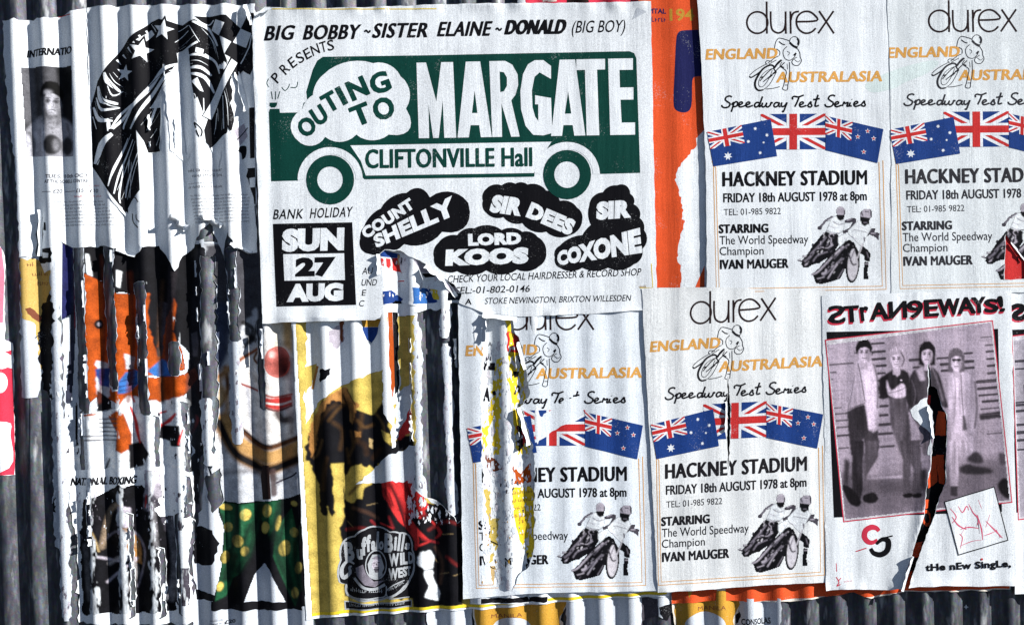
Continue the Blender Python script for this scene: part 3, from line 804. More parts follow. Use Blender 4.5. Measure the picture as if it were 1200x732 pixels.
def speedway(label, xf, outline, base, **kw):
    cuts = kw.pop('cuts', []); inkcuts = kw.pop('inkcuts', []); post = kw.pop('post', None); pm = kw.pop('paper', PAPER); BLACK = kw.pop('black', globals()['BLACK'])
    b = Bill('speedway_poster', label, 'poster', 'white speedway posters', base, xf=xf, **kw)
    b.cuts, b.inkcuts = cuts, inkcuts
    b.sheet(outline, pm)
    b.ink('border', [(join(stroke([(828.5, 158), (834.8, 196), (838.4, 342.3), (1036.2, 339), (1032.4, 189)], .95, 1, 0),
                           stroke([(833, 190), (837.6, 198), (841.6, 338.6), (1031.8, 335.4), (1027.8, 191)], .95, 1, 0)), OCHRE)])
    b.ink('advertiser_lettering', [(_logo, BROWNBLACK)])
    b.ink('team_lettering', [(text('ENGLAND', (826, 71.6), (908.5, 70.2), 12, .01, .12, 1, 1.04, fat=.65), OCHRE), (text('AUSTRALASIA', (908, 98.2), (1031, 96.8), 12, .01, .12, 1, 1.04, fat=.65), OCHRE)])
    b.ink('rider_sketch', [(_sketch, BLACK)])
    b.ink('script_lettering', [(_script, BLACK)])
    f = flag_quad((890, 135), (965.5, 134.5), (965.5, 176), (890, 176.5))
    fl = b.ink('flag', [(poly(f([(0, 0), (1, 0), (1, 1), (0, 1)]), 1), BLUE)], label='red, white and blue flag of crosses, middle of the three')
    if fl: b.ink('cross', jack(f), fl)
    f = flag_quad((965.2, 137), (1032.8, 152.6), (1026, 192), (965.4, 177))
    fl = b.ink('flag', [(poly(f([(0, 0), (1, 0), (1, 1), (0, 1)]), 6), BLUE)], label='blue flag with four red stars')
    if fl:
        b.ink('cross', jack(f, 0, .47, 0, .54, 7), fl)
        for (x, y) in ((480, 597), (435, 622), (507, 630), (462, 690)):
            c = Z(890, 0, 3.852)([(x, y)])[0]
            b.ink('star', [(poly(starp(*c, 3.3), 7), WHITE), (poly(starp(*c, 2.1), 8), RED)], fl)
    f = flag_quad((827.5, 155.8), (901.5, 141), (909, 184), (834.8, 196))
    fl = b.ink('flag', [(poly(f([(0, 0), (1, 0), (1, 1), (0, 1)]), 6), BLUE)], label='blue flag with white stars')
    if fl:
        b.ink('cross', jack(f, 0, .54, 0, .5, 7), fl)
        for s_, t_, r_ in ((.25, .78, 5.2), (.74, .17, 2.3), (.90, .40, 2.3), (.60, .48, 2.3), (.83, .58, 1.6), (.75, .84, 2.3)):
            b.ink('star', [(poly(starp(*f([(s_, t_)])[0], r_, 7, .48), 7), WHITE)], fl)
    b.ink('venue_lettering', [(text('HACKNEY STADIUM', (846, 219.2), (1013.5, 217), 16.6, .004, 0, 1, 1.07, fat=1.0), BLACK)])
    b.ink('date_lettering', [(text('FRIDAY 18th AUGUST 1978 at 8pm', (846.5, 238), (1013.5, 235.4), 10.6, .010, 0, 1, fat=.3), BLACK)])
    b.ink('telephone_lettering', [(text('TEL: 01-985 9822', (847, 253), (913.5, 251.4), 7.4, .004, 0, 1), BLACK)])
    b.ink('billing_lettering', [(text('STARRING', (841.5, 273.8), (898.5, 272.8), 10, .01, 0, 1, 1.06, fat=.65), BLACK), (text('The World Speedway', (842, 287), (945.5, 285.4), 10, .006, 0, 1), BLACK), (text('Champion', (842, 299.4), (893.5, 298.6), 9.6, .006, 0, 1), BLACK),
                                (text('IVAN MAUGER', (843, 315.5), (922, 314), 10.6, .004, 0, 1, 1.06, fat=.75), BLACK)])
    paint(b, 'riders_photo', _riders)
    if post: post(b)
    return b

# ------------------------------------------------------------------ lower layers first
def bits(b, name, n, boxr, m_list, r, seed, lv=3, parent=None, kind='stuff', stretch=2.2):
    """small ragged flecks of an older layer left on a sheet"""
    rr = random.Random(seed); by = {}
    for i in range(int(n * 1.7)):
        u = rr.uniform(boxr[0], boxr[2]); v = rr.uniform(boxr[1], boxr[3]); q = r[0] + (r[1] - r[0]) * rr.random() ** 2.2; sl = rr.uniform(-.3, .3)
        pts = [(u + q * math.cos(a) * (w_ := rr.uniform(.25, 1.25)) + sl * q * math.sin(a), v + q * stretch * math.sin(a) * w_) for a in np.linspace(0, 2 * math.pi, 12)[:-1]]
        m = rr.choice(m_list); by.setdefault(m, []).append(tri(pts, lv + (i % 40) * .06))
    return b.ink(name, [(join(*t), m) for m, t in by.items()], parent, kind=kind)

# far left: pink bill
b = Bill('pink_poster', 'pink poster with white shapes cut off by the left edge of the view', 'poster', None, (-10, 556), k=.9, layer=1, seed=2, wr=.25, cell=(3, 12))
b.sheet(rag([(-70, 288), (0, 288), (5, 300), (6, 398), (14, 402), (15, 440), (17, 556), (-70, 560)], .5, 6, 3))
b.ink('print', [(poly([(-70, 292), (2, 290), (5, 320), (4, 378), (-70, 380)], 1), ROSE), (poly([(-70, 404), (14, 432), (17, 540), (16, 556), (-70, 556)], 1), CRIMSON),
                (poly(ell(2, 448, 7, 12), 2), PAPER), (poly(cr([(-40, 500), (8, 494), (12, 510), (11, 548), (-40, 556)], 4, True), 2), PAPER), (poly(ell(3, 425, 8, 7), 2), PAPER), (poly([(6, 412), (13, 410), (12, 416)], 2), CRIMSON)])

# yellow scrap on the far left ridge
b = Bill('yellow_scrap', 'torn mustard yellow scrap with black print below the boxing portrait', 'poster scrap', None, (42, 410), k=.95, layer=1, seed=4, wr=.25, cell=(3, 10))
b.sheet(rag([(24, 300), (66, 296), (70, 330), (72, 400), (74, 470), (76, 560), (80, 640), (64, 640), (62, 560), (60, 470), (48, 445), (44, 465), (26, 465), (25, 400)], 1.3, 5, 9), GREYP)
b.ink('print', [(poly(rag([(24, 303), (60, 303), (58, 350), (55, 440), (47, 432), (44, 400), (40, 378), (27, 372)], 1.2, 4, 5), 1), FADED),
                (poly(rag([(44, 395), (47, 360), (60, 340), (64, 360), (61, 440), (58, 540), (66, 600), (58, 600), (52, 500)], 1.6, 4, 6), 2.2), BLACK),
                (poly(rag([(31, 362), (36, 360), (48, 372), (46, 378), (38, 372)], .6, 3, 7), 2.6), BROWN),
                (join(*[greek((33 + i * 5, 312 + i * 11), (60, 312 + i * 11), 4, 3.5) for i in range(3)]), BROWN),
                (stroke([(41, 396), (47, 392), (52, 400), (46, 405), (50, 420)], 1.0, 3), BLACK)])
bits(b, 'paper_fleck', 60, (58, 440, 78, 640), [PAPER, GREYP, PAPER], (1, 3.4), 4)

# orange cartoon bill stripped off the ridges
b = Bill('cartoon_poster', 'orange and black cartoon poster stripped off the ridges, lying in the furrows', 'poster', None, (155, 560), k=.97, layer=1, seed=6, wr=.2, cell=(2.5, 10))
b.cuts = [crest_strip(3, 470, 590, 6, 12, 96, 1.2), crest_strip(0, 480, 560, -12, -7, 97, 1.0), crest_strip(2, 486, 560, 7, 11, 98, .9), crest_strip(0, 270, 484, -11, 1, 1, 1.0), crest_strip(1, 270, 456, -11, 1, 2, 1.2), crest_strip(2, 330, 486, -11, 2, 3, 1.2), crest_strip(3, 400, 440, -8, 5, 4, 1.4), crest_strip(-1, 270, 470, -6, 4, 8, 1.0),
          rag([(236, 300), (252, 310), (254, 460), (238, 470)], 1, 5, 4)]
b.sheet(rag([(60, 282), (240, 280), (244, 330), (241, 400), (246, 470), (232, 560), (232, 590), (60, 590), (76, 480), (74, 380)], 1.2, 6, 12), GREYP)
z5 = Z(80, 280, 5.23); z6 = Z(80, 410, 4.88)
it = [
    (poly(z5([(-40, 10), (60, 10), (45, 260), (60, 420), (-40, 500)]), 1), NAVY), (poly(z5([(30, 40), (44, 40), (40, 560), (30, 520)]), 2), RED),
    (poly(rag(z5([(100, 40), (850, 30), (880, 330), (800, 560), (740, 700), (690, 640), (650, 560), (640, 450), (420, 330), (300, 330), (220, 270), (110, 220)]), .8, 5, 2), 1), BLACK),
    (poly(z5([(105, 210), (220, 275), (300, 335), (420, 340), (500, 330), (560, 430), (640, 330), (670, 400), (650, 560), (700, 680), (720, 800), (100, 900), (110, 560)]), 1.7), DEEPOR),
    (poly(z6([(90, 130), (330, 130), (500, 160), (660, 140), (720, 100), (745, 150), (640, 290), (500, 330), (330, 330), (180, 250), (100, 330)]), 2.4), DEEPOR),
    (poly(z5([(110, 90), (130, 95), (150, 230), (215, 262), (120, 215)]), 2.2), PAPER), (poly(z5([(300, 190), (330, 200), (320, 300), (300, 290)]), 2.2), PAPER),
    (poly(rag(z5([(500, 220), (640, 260), (650, 380), (560, 560), (540, 700), (500, 520)]), .8, 4, 3), 2.8), BLACK),
    (poly(rag(z5([(560, 380), (625, 400), (600, 470), (570, 720), (545, 720), (550, 500)]), .7, 4, 4), 3.4), DARK),
    (poly(rag(z6([(160, 60), (235, 80), (240, 260), (160, 350)]), .6, 4, 4), 3), GREYP), (poly(rag(z6([(320, 20), (380, 40), (370, 110), (330, 110)]), .5, 4, 6), 3), GREYP),
    (poly(ell(*z5([(185, 522)])[0], 5, 5.5), 3.6), BLACK), (poly(ell(*z5([(185, 522)])[0], 2.2), 4.2), LIGHT),
    (poly(rag(z6([(155, 110), (240, 100), (235, 215), (180, 205)]), .6, 4, 7), 3.6), BLUE), (poly(rag(z6([(290, 190), (330, 125), (400, 120), (420, 170), (350, 240), (290, 250)]), .6, 4, 8), 3.6), SKYB), (poly(z6([(460, 120), (530, 50), (560, 60), (590, 150), (500, 150)]), 3.6), SKYB),
    (join(*[stroke(z6(p), 1.0, 4.4) for p in ([(300, 180), (400, 150)], [(295, 210), (390, 190)], [(300, 235), (370, 215)])]), NAVY),
    (poly(z6([(165, 230), (245, 290), (250, 340), (165, 350)]), 4), BLACK),
    (poly(rag(z6([(70, 370), (290, 330), (340, 260), (520, 300), (660, 260), (740, 330), (740, 420), (680, 600), (640, 800), (-40, 800), (-30, 560), (60, 540)]), .8, 5, 5), 4.6), PAPER),
    (poly(z6([(225, 380), (280, 345), (320, 360), (360, 480), (360, 560), (310, 590), (275, 570), (285, 470)]), 5.4), DEEPOR),
    (poly(z6([(345, 540), (420, 520), (470, 590), (430, 660), (350, 680)]), 5.6), BLACK), (poly(z6([(505, 430), (640, 430), (650, 550), (585, 550), (580, 520), (505, 500)]), 5.6), BLACK), (poly(z6([(690, 270), (830, 200), (830, 600), (690, 620), (720, 430)]), 5.4), BLACK),
    (join(*[stroke(z6(p), 4.2, 6.2, taper=[.5, 1.2, .6]) for p in ([(350, 320), (380, 400), (395, 480), (410, 530)], [(510, 440), (580, 400), (620, 360)], [(520, 360), (560, 350)], [(720, 370), (735, 400), (700, 480)], [(660, 450), (635, 540)], [(360, 260), (375, 300)])]), RED),
    (join(*[stroke(z6([(85 if k > 3 else 175, 395 + 24 * k), (285, 392 + 24 * k)]), 1.6, 6, 0) for k in range(6)]), DARK),
    (stroke(z6([(235, 620), (210, 680), (220, 695), (180, 730)]), 2.2, 6), BLACK),
    (stroke(z6([(40, 300), (45, 550)]), 3, 6), BLACK), (stroke(z6([(70, 370), (72, 550)]), 2.2, 6), BROWN), (stroke(z6([(72, 375), (160, 366)]), 2.2, 6.6), DEEPOR),
    (poly(z5([(750, 580), (790, 565), (800, 640), (790, 720), (760, 720)]), 3), LIGHT), (stroke(z5([(640, 560), (665, 590), (690, 720)]), 1.5, 4), BLACK)]
c = Canvas(72, 280, 246, 592, .9); c.items(it, .5)
for p, w, col in (([(236, 300), (230, 400), (226, 470), (232, 560)], 16, (.02, .02, .025)), ([(205, 300), (200, 360), (196, 420)], 9, (.03, .025, .03)), ([(190, 330), (186, 400), (190, 470)], 5, (.06, .03, .015)), ([(118, 300), (122, 380), (116, 470)], 4, (.10, .02, .01)), ([(152, 320), (156, 400), (150, 470)], 6, (.12, .022, .008)), ([(86, 300), (84, 400), (80, 470)], 7, (.03, .035, .06)), ([(225, 480), (222, 540), (230, 590)], 10, (.03, .03, .035))):
    c.line(p, w, col, 2.2, .8)
c.mottle(.30, 7, 3, .22); c.wear(.02, 4, .5); c.wear(-.10, 9, .2, (.03, .03, .035), .60)
paint(b, 'drawing', c)
shreds(b, [(0, 300, 480, 1, -1), (1, 290, 455, 1, -1), (1, 290, 455, -11, 1), (2, 335, 485, -11, 1), (2, 335, 485, 2, -1), (3, 402, 440, 9, -1), (3, 470, 590, 12, -1), (0, 480, 560, -7, -1)], 26, 202, GREYP)
bits(b, 'paper_fleck', 40, (80, 470, 236, 560), [PAPER, GREYP, DARK], (.6, 2.2), 14, 7)

# boxing bill lower left
b = Bill('boxing_poster', 'torn black and white boxing poster low on the left, its photograph scraped off the ridges', 'poster', 'boxing posters', (150, 728), k=.96, layer=2, seed=8, wr=.3, cell=(2.5, 10), buck=.5)
b.cuts = [crest_strip(0, 560, 640, -6, -1, 90, .9), crest_strip(3, 556, 606, 5, 11, 91, 1.1), crest_strip(3, 600, 720, -8, -4, 92, .8), crest_strip(2, 640, 724, 7, 12, 93, 1.0), crest_strip(1, 600, 724, 7, 11, 94, .9), rag([(226, 600), (233, 640), (228, 700), (222, 660)], 1, 4, 95)]
b.sheet(rag([(78, 552), (110, 548), (150, 552), (190, 545), (226, 552), (228, 600), (230, 729), (160, 732), (92, 729), (90, 640), (84, 600)], 1.2, 5, 16), PAPER)
z4 = Z(0, 542, 3.852)
b.ink('title_lettering', [(text('NATIONAL BOXING', (83, 568.5), (158.5, 566), 8.6, .006, .2, 4, fat=.5), BLACK)])
it = [
    (poly(rag(z4([(380, 160), (440, 150), (520, 110), (640, 100), (720, 240), (800, 240), (800, 470), (800, 660), (660, 675), (540, 680), (370, 680), (360, 330)]), 1.2, 5, 3), 1), BLACK),
    (poly(rag(z4([(655, 30), (715, 20), (730, 150), (690, 215), (650, 210)]), .8, 4, 4), 1.7), LIGHT), (poly(ell(*z4([(690, 70)])[0], 6, 9), 2.4), PALE), (poly(rag(z4([(655, 150), (700, 140), (730, 190), (650, 215)]), .6, 3, 5), 3), DARK), (stroke(z4([(665, 140), (660, 200)]), 2, 3.6), RED),
    (poly(rag(z4([(535, 190), (590, 200), (600, 290), (530, 280)]), .8, 3, 7), 2), LIGHT), (poly(rag(z4([(560, 290), (630, 340), (640, 460), (590, 440), (540, 330)]), .6, 3, 8), 2.2), RUST),
    (stroke(z4([(460, 360), (520, 310), (600, 310), (650, 380), (650, 450), (620, 560)]), 3.2, 3, taper=[.5, 1, 1, .6]), MID), (stroke(z4([(440, 420), (520, 440), (620, 430), (540, 490), (480, 540)]), 3, 3.6), LIGHT),
    (stroke(z4([(395, 270), (430, 330), (450, 400)]), 2, 3), TAN), (poly(rag(z4([(730, 240), (830, 240), (830, 300), (740, 310)]), .7, 4, 9), 2), DARK),
    (poly(rag(z4([(800, 470), (860, 470), (860, 640), (800, 640)]), .7, 4, 9), 2), DARK)]
c = Canvas(78, 550, 232, 724, .9); c.items(it, .6)
for p, w, col in (([(120, 640), (128, 600), (140, 590)], 6, (.30, .22, .15)), ([(128, 660), (150, 650), (160, 670), (150, 690)], 4, (.35, .33, .33)), ([(100, 640), (106, 700)], 8, (.10, .10, .11)), ([(200, 610), (205, 660), (200, 700)], 10, (.16, .16, .18)), ([(150, 620), (160, 640)], 5, (.28, .18, .10)), ([(180, 590), (184, 640)], 5, (.30, .29, .31))):
    c.line(p, w, col, 1.8, .75)
c.mottle(.4, 6, 5, .3); c.wear(.20, 14, .9); c.wear(.02, 77, .3, (.40, .42, .46), .60); c.wear(-.02, 21, .1, (.20, .20, .22), .58)
ph = paint(b, 'photograph', c)
shreds(b, [(0, 560, 640, -1, -1), (3, 556, 606, 5, 1), (2, 640, 720, 12, -1), (1, 600, 720, 7, 1), (1, 600, 720, 11, -1), (3, 600, 720, -8, 1)], 18, 203, PAPER)
bits(b, 'paper_fleck', 60, (90, 560, 226, 640), [PAPER, LIGHT, DARK], (.6, 2.2), 5, 4)

# clown bill
b = Bill('clown_poster', 'poster of a grinning clown with red nose and green spotted trousers', 'poster', None, (298, 730), k=.95, layer=2, seed=10, wr=.25, cell=(2.5, 10))
b.cuts = [crest_strip(4, 290, 462, -10, 5, 21, 1.2), crest_strip(5, 290, 400, -8, 5, 22, 1.6), crest_strip(6, 372, 480, -9, -2, 23, .8), rag([(236, 300), (252, 300), (256, 480), (248, 560), (240, 520)], 1, 5, 24),
          rag([(240, 560), (258, 548), (262, 586), (250, 600)], 1, 4, 25)]
b.sheet(rag([(236, 284), (352, 284), (356, 500), (366, 700), (368, 740), (226, 736), (230, 690), (226, 650), (240, 560), (238, 420)], 1.3, 6, 26), GREYP)
zc = Z(240, 370, 3.855); z8 = Z(290, 542, 3.852)
c = Canvas(240, 284, 356, 588, .85); k_ = (.006, .005, .006)
c.soft([(240, 286), (357, 286), (362, 590), (240, 590)], (.46, .48, .52), .3)
c.soft(rag([(240, 286), (352, 286), (350, 372), (306, 384), (300, 360), (280, 392), (252, 380), (246, 330)], 2, 5, 3), (.05, .05, .06), 1.2)
c.soft(zc([(-10, -60), (120, -60), (110, 160), (60, 260), (-10, 290)]), (.035, .045, .08), 2)
c.soft(cr(zc([(70, 300), (110, 220), (230, 130), (300, 20), (420, 0), (420, 560), (300, 590), (180, 520), (110, 430)]), 4, True), (.60, .59, .58), 2)
c.soft(zc([(300, -20), (385, -20), (385, 150), (310, 160)]), (.62, .58, .50), 1.5); c.soft(zc([(350, -20), (400, -20), (400, 170), (355, 130)]), (.36, .25, .12), 2)
for p, w, col, sg, op in (([(62, 478), (120, 590), (200, 655), (290, 690), (440, 630)], 15, (.20, .11, .05), 3, 1), ([(90, 470), (150, 560), (230, 615), (310, 635), (430, 585)], 17, (.40, .23, .085), 3, 1), ([(62, 478), (120, 592), (200, 658), (290, 694), (440, 636)], 8, k_, 1.8, 1), ([(120, 440), (130, 470), (180, 522), (230, 572), (300, 592), (420, 548)], 6.5, (.07, .028, .012), 1.6, 1), ([(140, 480), (190, 525), (240, 570), (305, 588)], 1.8, k_, .8, .9),
                          ([(44, 285), (110, 240), (180, 185), (250, 142)], 4, (.22, .07, .03), 1.2, 1), ([(92, 235), (102, 300), (98, 350), (66, 400)], 6, (.09, .04, .02), 1.8, 1), ([(55, 300), (75, 350), (60, 400)], 7, (.50, .36, .18), 2, .9), ([(235, 165), (222, 195), (248, 222)], 3, (.12, .05, .02), .9, 1), ([(190, 320), (205, 440), (215, 520)], 5, (.30, .31, .36), 2, .8), ([(245, 200), (255, 300), (258, 400)], 5, (.05, .06, .10), 1.4, .9),
                          ([(130, 330), (120, 390), (130, 440)], 5, (.50, .50, .55), 2, .8), ([(330, 440), (350, 470), (390, 465)], 9, (.045, .03, .03), 2.5, .95), ([(280, 470), (300, 520), (360, 540)], 6, (.50, .47, .46), 3, .7), ([(395, 200), (392, 300), (398, 360)], 5, (.30, .28, .30), 2.5, .8), ([(175, 30), (215, 60), (200, 120), (222, 90), (240, 30)], 5, k_, 1.2, .9), ([(190, 60), (200, 90), (230, 110)], 6, k_, 1.4, .8), ([(180, 140), (200, 110)], 4, k_, 1, .8),
                          ([(85, 710), (200, 700), (330, 735)], 5, (.12, .11, .12), 3, .7), ([(310, 700), (316, 800)], 7, (.05, .03, .03), 1.5, .9), ([(380, 700), (330, 760)], 3, (.2, .2, .22), 1.5, .8)):
    c.line(zc(p), w, col, sg, op)
c.soft(zc([(255, 360), (300, 372), (395, 358), (398, 400), (330, 428), (278, 412)]), (.36, .035, .03), .8); c.line(zc([(118, 286), (180, 312), (240, 338), (310, 366), (395, 352)]), 2.4, (.25, .05, .04), .8); c.line(zc([(282, 392), (340, 400), (392, 384)]), 2.2, (.62, .55, .52), .6); c.line(zc([(275, 412), (330, 428), (395, 404)]), 2.4, (.10, .02, .02), .9)
c.line(zc([(60, 300), (90, 250), (130, 230)]), 9, (.36, .20, .09), 3, .8); c.line(zc([(80, 330), (100, 400), (90, 450)]), 8, (.34, .19, .08), 3, .8); c.line(zc([(400, 440), (395, 520)]), 8, (.22, .20, .20), 4, .8); c.line(zc([(210, 260), (240, 300), (300, 330)]), 4, (.40, .33, .29), 3, .7)
c.oval(325.5, 424, 14.5, 17.5, (.38, .10, .085), .9); c.oval(331, 429, 10, 13, (.15, .03, .024), 3); c.oval(334, 433, 4, 6, (.05, .012, .012), 1.8); c.oval(319, 415, 3.5, 4, (.70, .42, .40), 1.4); c.line(ell(325.5, 424, 14.5, 17.5, 0, 20), 1.4, (.40, .07, .05), .6)
c.mottle(.22, 6, 8, .2); c.wear(-.22, 31, .35)
fc = paint(b, 'clown_face', c)
shreds(b, [(4, 300, 460, -10, 1), (4, 300, 460, 5, -1), (5, 300, 400, -8, 1), (5, 300, 398, 5, -1), (6, 380, 478, -2, -1)], 14, 201, GREYP)
it = [(poly(z4([(985, 172), (1080, 178), (1190, 172), (1300, 160), (1360, 135), (1400, 400), (1400, 640), (1300, 650), (1220, 480), (1195, 450), (1150, 500), (1100, 640), (960, 640), (1010, 460), (1015, 300), (990, 230)]), 3), BLACK),
    (poly(z4([(988, 178), (1075, 184), (1180, 180), (1165, 300), (1130, 420), (1080, 500), (1050, 520), (1020, 600), (975, 620), (1000, 470), (1010, 300)]), 3.7), TROUSER),
    (poly(z8([(20, 185), (60, 175), (150, 165), (148, 260), (100, 330), (60, 250), (30, 300)]), 3.7), TROUSER), (poly(z8([(130, 300), (200, 200), (230, 330), (245, 560), (215, 650), (190, 600), (150, 500), (120, 420)]), 3.7), TROUSER)]
for q, rx, ry in [((1020, 200), 30, 14), ((1110, 232), 24, 26), ((1030, 290), 20, 22), ((1075, 350), 28, 28), ((1108, 395), 18, 22), ((1015, 425), 20, 28), ((995, 555), 14, 22)]: it.append((poly(ell(*z4([q])[0], rx / 3.852, ry / 3.852, 10), 5), YELLOW))
for q, rx, ry in [((90, 213), 22, 30), ((82, 290), 18, 28), ((140, 270), 10, 36), ((212, 182), 16, 12), ((212, 312), 22, 22), ((168, 385), 26, 36), ((232, 470), 16, 28), ((215, 585), 18, 26)]: it.append((poly(ell(*z8([q])[0], rx / 3.852, ry / 3.852, 10), 5), YELLOW))
c = Canvas(*bounds(it), .85); c.items(it, .5); keep = c.A.copy(); gk = (.004, .012, .008)
for f_, L in ((z4, [([(1075, 182), (1070, 280), (1035, 420), (1010, 520)], 7), ([(1130, 280), (1110, 340), (1120, 420)], 5), ([(1180, 190), (1160, 280), (1130, 400), (1080, 480)], 9), ([(1000, 240), (1012, 320), (1000, 420), (985, 520)], 6), ([(1060, 420), (1030, 520)], 8)]), (z8, [([(148, 180), (130, 260), (110, 330)], 8), ([(50, 190), (40, 240), (30, 300)], 6), ([(180, 240), (150, 340), (180, 480), (220, 620)], 5), ([(238, 300), (215, 420), (240, 560)], 7), ([(130, 320), (140, 420), (190, 560)], 7)])):
    for p, w in L: c.line(f_(p), w, gk, 2.4, .8)
for p in ([(1100, 200), (1095, 320)], [(1030, 230), (1035, 380)]): c.line(z4(p), 3, (.05, .19, .09), 1.8, .6)
for p in ([(95, 190), (85, 240)], [(200, 260), (195, 420)]): c.line(z8(p), 3, (.05, .19, .09), 1.8, .6)
c.A = keep; c.mottle(.25, 5, 4, .22); c.wear(-.13, 41, .5)
tr_ = paint(b, 'trousers', c, None, 3)
b.ink('print', [(poly(rag([(226, 618), (236, 616), (250, 620), (258, 636), (250, 660), (240, 662), (228, 660)], 1, 4, 2), 2), BLACK), (poly(rag(z8([(-160, 620), (240, 628), (252, 660), (-160, 662)]), .5, 5, 3), 2), BLACK),
                (poly(z8([(60, 60), (70, 10), (100, 10), (110, 160), (70, 165)]), 2), BROWNBLACK), (stroke(z8([(130, 90), (200, 60), (225, 40)]), 2, 2.5), DARK),
                (poly(rag([(228, 690), (256, 696), (258, 704), (230, 702)], .6, 4, 6), 2.4), BLACK)])
b.ink('price_lettering', [(text('£20', (263, 731), (276, 729), 4.2, .03, .1, 3), BLACK), (greek((247, 731), (261, 730), 2.2), BLACK), (greek((247, 727), (262, 726), 2.0), DARK)])
bits(b, 'paper_fleck', 50, (240, 460, 254, 560), [PAPER, GREYP], (1, 3), 31, 6)

# boxing bill upper left
def k_up(u, v): return np.clip(.93 - 0 * u, 0, 1)
b = Bill('boxing_poster', 'white boxing poster with a small portrait photograph at the top left corner', 'poster', 'boxing posters', (150, 300), k=.92, layer=2, seed=12, wr=.5, cell=(2.5, 10), buck=.9)
ol = rag([(2, 24), (60, 22), (106, 8), (300, 6), (302, 296), (290, 297), (278, 290), (268, 272), (262, 300), (246, 262), (236, 270), (228, 290), (214, 300), (206, 318), (196, 300), (186, 288), (168, 290), (160, 298), (150, 299), (138, 291), (118, 287), (100, 290), (84, 290), (72, 283), (66, 300), (62, 316), (52, 320), (44, 304), (50, 278), (50, 246), (43, 262), (42, 300), (24, 302), (20, 200), (8, 120)], .8, 5, 33)
b.cuts = [rag([(20, 298), (30, 285), (44, 258), (49, 243), (46, 300), (40, 310)], .6, 4, 2)] if False else []
b.sheet(ol)
b.ink('title_lettering', [(text('INTERNATIO', (31.5, 67.5), (85, 63.5), 8.2, .006, .18, 2, fat=.5), BLACK)])
z1 = Z(0, 0, 3.852)
c = Canvas(25, 78, 89, 186, .8); g_ = lambda q: (q * .97, q * .97, q * 1.05)
c.soft(z1([(98, 305), (330, 300), (338, 708), (122, 710)]), g_(.075), .3); keep = c.A.copy()
c.soft(z1([(90, 300), (150, 300), (165, 540), (110, 560)]), g_(.17), 2); c.soft(z1([(180, 300), (252, 298), (262, 400), (180, 410)]), g_(.13), 2.5); c.soft(z1([(255, 298), (330, 298), (340, 560), (285, 560)]), g_(.03), 2)
c.soft(cr(z1([(105, 720), (112, 610), (150, 545), (195, 525), (235, 560), (275, 530), (320, 555), (345, 600), (345, 720)]), 3, True), g_(.33), 1.5); c.cloth(z1([(105, 720), (112, 620), (150, 560), (205, 560), (215, 720)]), g_(.40), 2, .3, 3)
c.soft(z1([(198, 480), (270, 490), (278, 550), (240, 590), (205, 555)]), g_(.20), 1)
figure_face(c, *z1([(234, 462)])[0], 21, 35, g_(.012), g_(.40), 1.2, 3)
c.soft(z1([(188, 440), (205, 430), (215, 480), (235, 540), (205, 530), (190, 490)]), g_(.17), 1.6, .75); c.oval(*z1([(222, 420)])[0], 5, 3, g_(.55), 1.5, .7); c.oval(*z1([(226, 490)])[0], 3, 3, g_(.55), 1.4, .6)
c.soft(z1([(204, 505), (225, 522), (262, 516), (258, 540), (225, 545)]), g_(.16), 1, .8); c.oval(*z1([(238, 655)])[0], 9.5, 12, g_(.05), 1); c.oval(*z1([(256, 655)])[0], 3.5, 8, g_(.22), 1.4); c.oval(*z1([(305, 660)])[0], 7, 11, g_(.07), 1.2); c.line(z1([(130, 600), (150, 640), (150, 700)]), 4, g_(.15), 1.6, .8); c.line(z1([(300, 560), (318, 620)]), 3, g_(.2), 1.4, .8)
c.A = keep; c.C = .42 * (c.C / .42) ** 1.45; c.mottle(.2, 4, 2, .18)
ph = paint(b, 'portrait_photo', c)
z2 = Z(0, 180, 3.852)
tl = []
for i, (t, x0, x1, y, cp) in enumerate([('TUES. 10th OCT', 210, 400, 112, 16), ('AT THE SOBELL CENTRE', 205, 400, 135, 15), ('—— £20  —— £15   £10', 190, 440, 180, 17)]):
    tl.append(text(t, z2([(x0, y)])[0], z2([(x1, y - 4)])[0], cp / 3.852, .02, .1, 2))
for i in range(8):
    y = 222 + 15 * i; x1 = 470 + 12 * i
    tl.append(greek(z2([(250 if i < 2 else 270, y)])[0], z2([(x1, y - 3)])[0], 1.9))
b.ink('small_print', [(join(*tl), DARK), (greek(z2([(400, 150)])[0], z2([(450, 147)])[0], 2.2), RED), (greek(z2([(340, 200)])[0], z2([(460, 195)])[0], 2.2), RED)])
tl = []
for i, (x0, x1, y, cp) in enumerate([(850, 1010, 85, 14), (870, 1010, 108, 13), (850, 960, 140, 5), (850, 1010, 158, 10)]):
    tl.append(greek(z2([(x0, y)])[0], z2([(x1, y - 6)])[0], cp / 3.852))
for i in range(9): tl.append(greek(z2([(860 + 3 * i, 195 + 15 * i)])[0], z2([(1130, 187 + 15 * i)])[0], 1.8))
b.ink('small_print', [(join(*tl), DARK)], label='faint second block of small print beside the helmet drawing')
b.ink('print', [(poly(rag(z2([(165, 450), (180, 430), (235, 425), (240, 490), (180, 495)]), .5, 3, 3), 2), BLACK), (poly(z2([(190, 445), (225, 450), (222, 470), (192, 470)]), 3), PAPER), (poly(z2([(200, 310), (210, 312), (212, 348), (196, 345)]), 2), BLACK), (stroke([(68, 20), (84, 18)], 1, 2, 0), RED)])
curl_flap(b, 'torn_flap', (49, 300), (50, 246), 5, 2.6, PAPER, 150, .4, seed=1)
curl_flap(b, 'torn_flap', (222, 266), (206, 250), 10, 5.5, PAPER, 230, .6, seed=2, label='rolled up torn tongue of paper')
curl_flap(b, 'torn_flap', (262, 262), (238, 250), 8, 4.5, PAPER, 200, .6, seed=3)
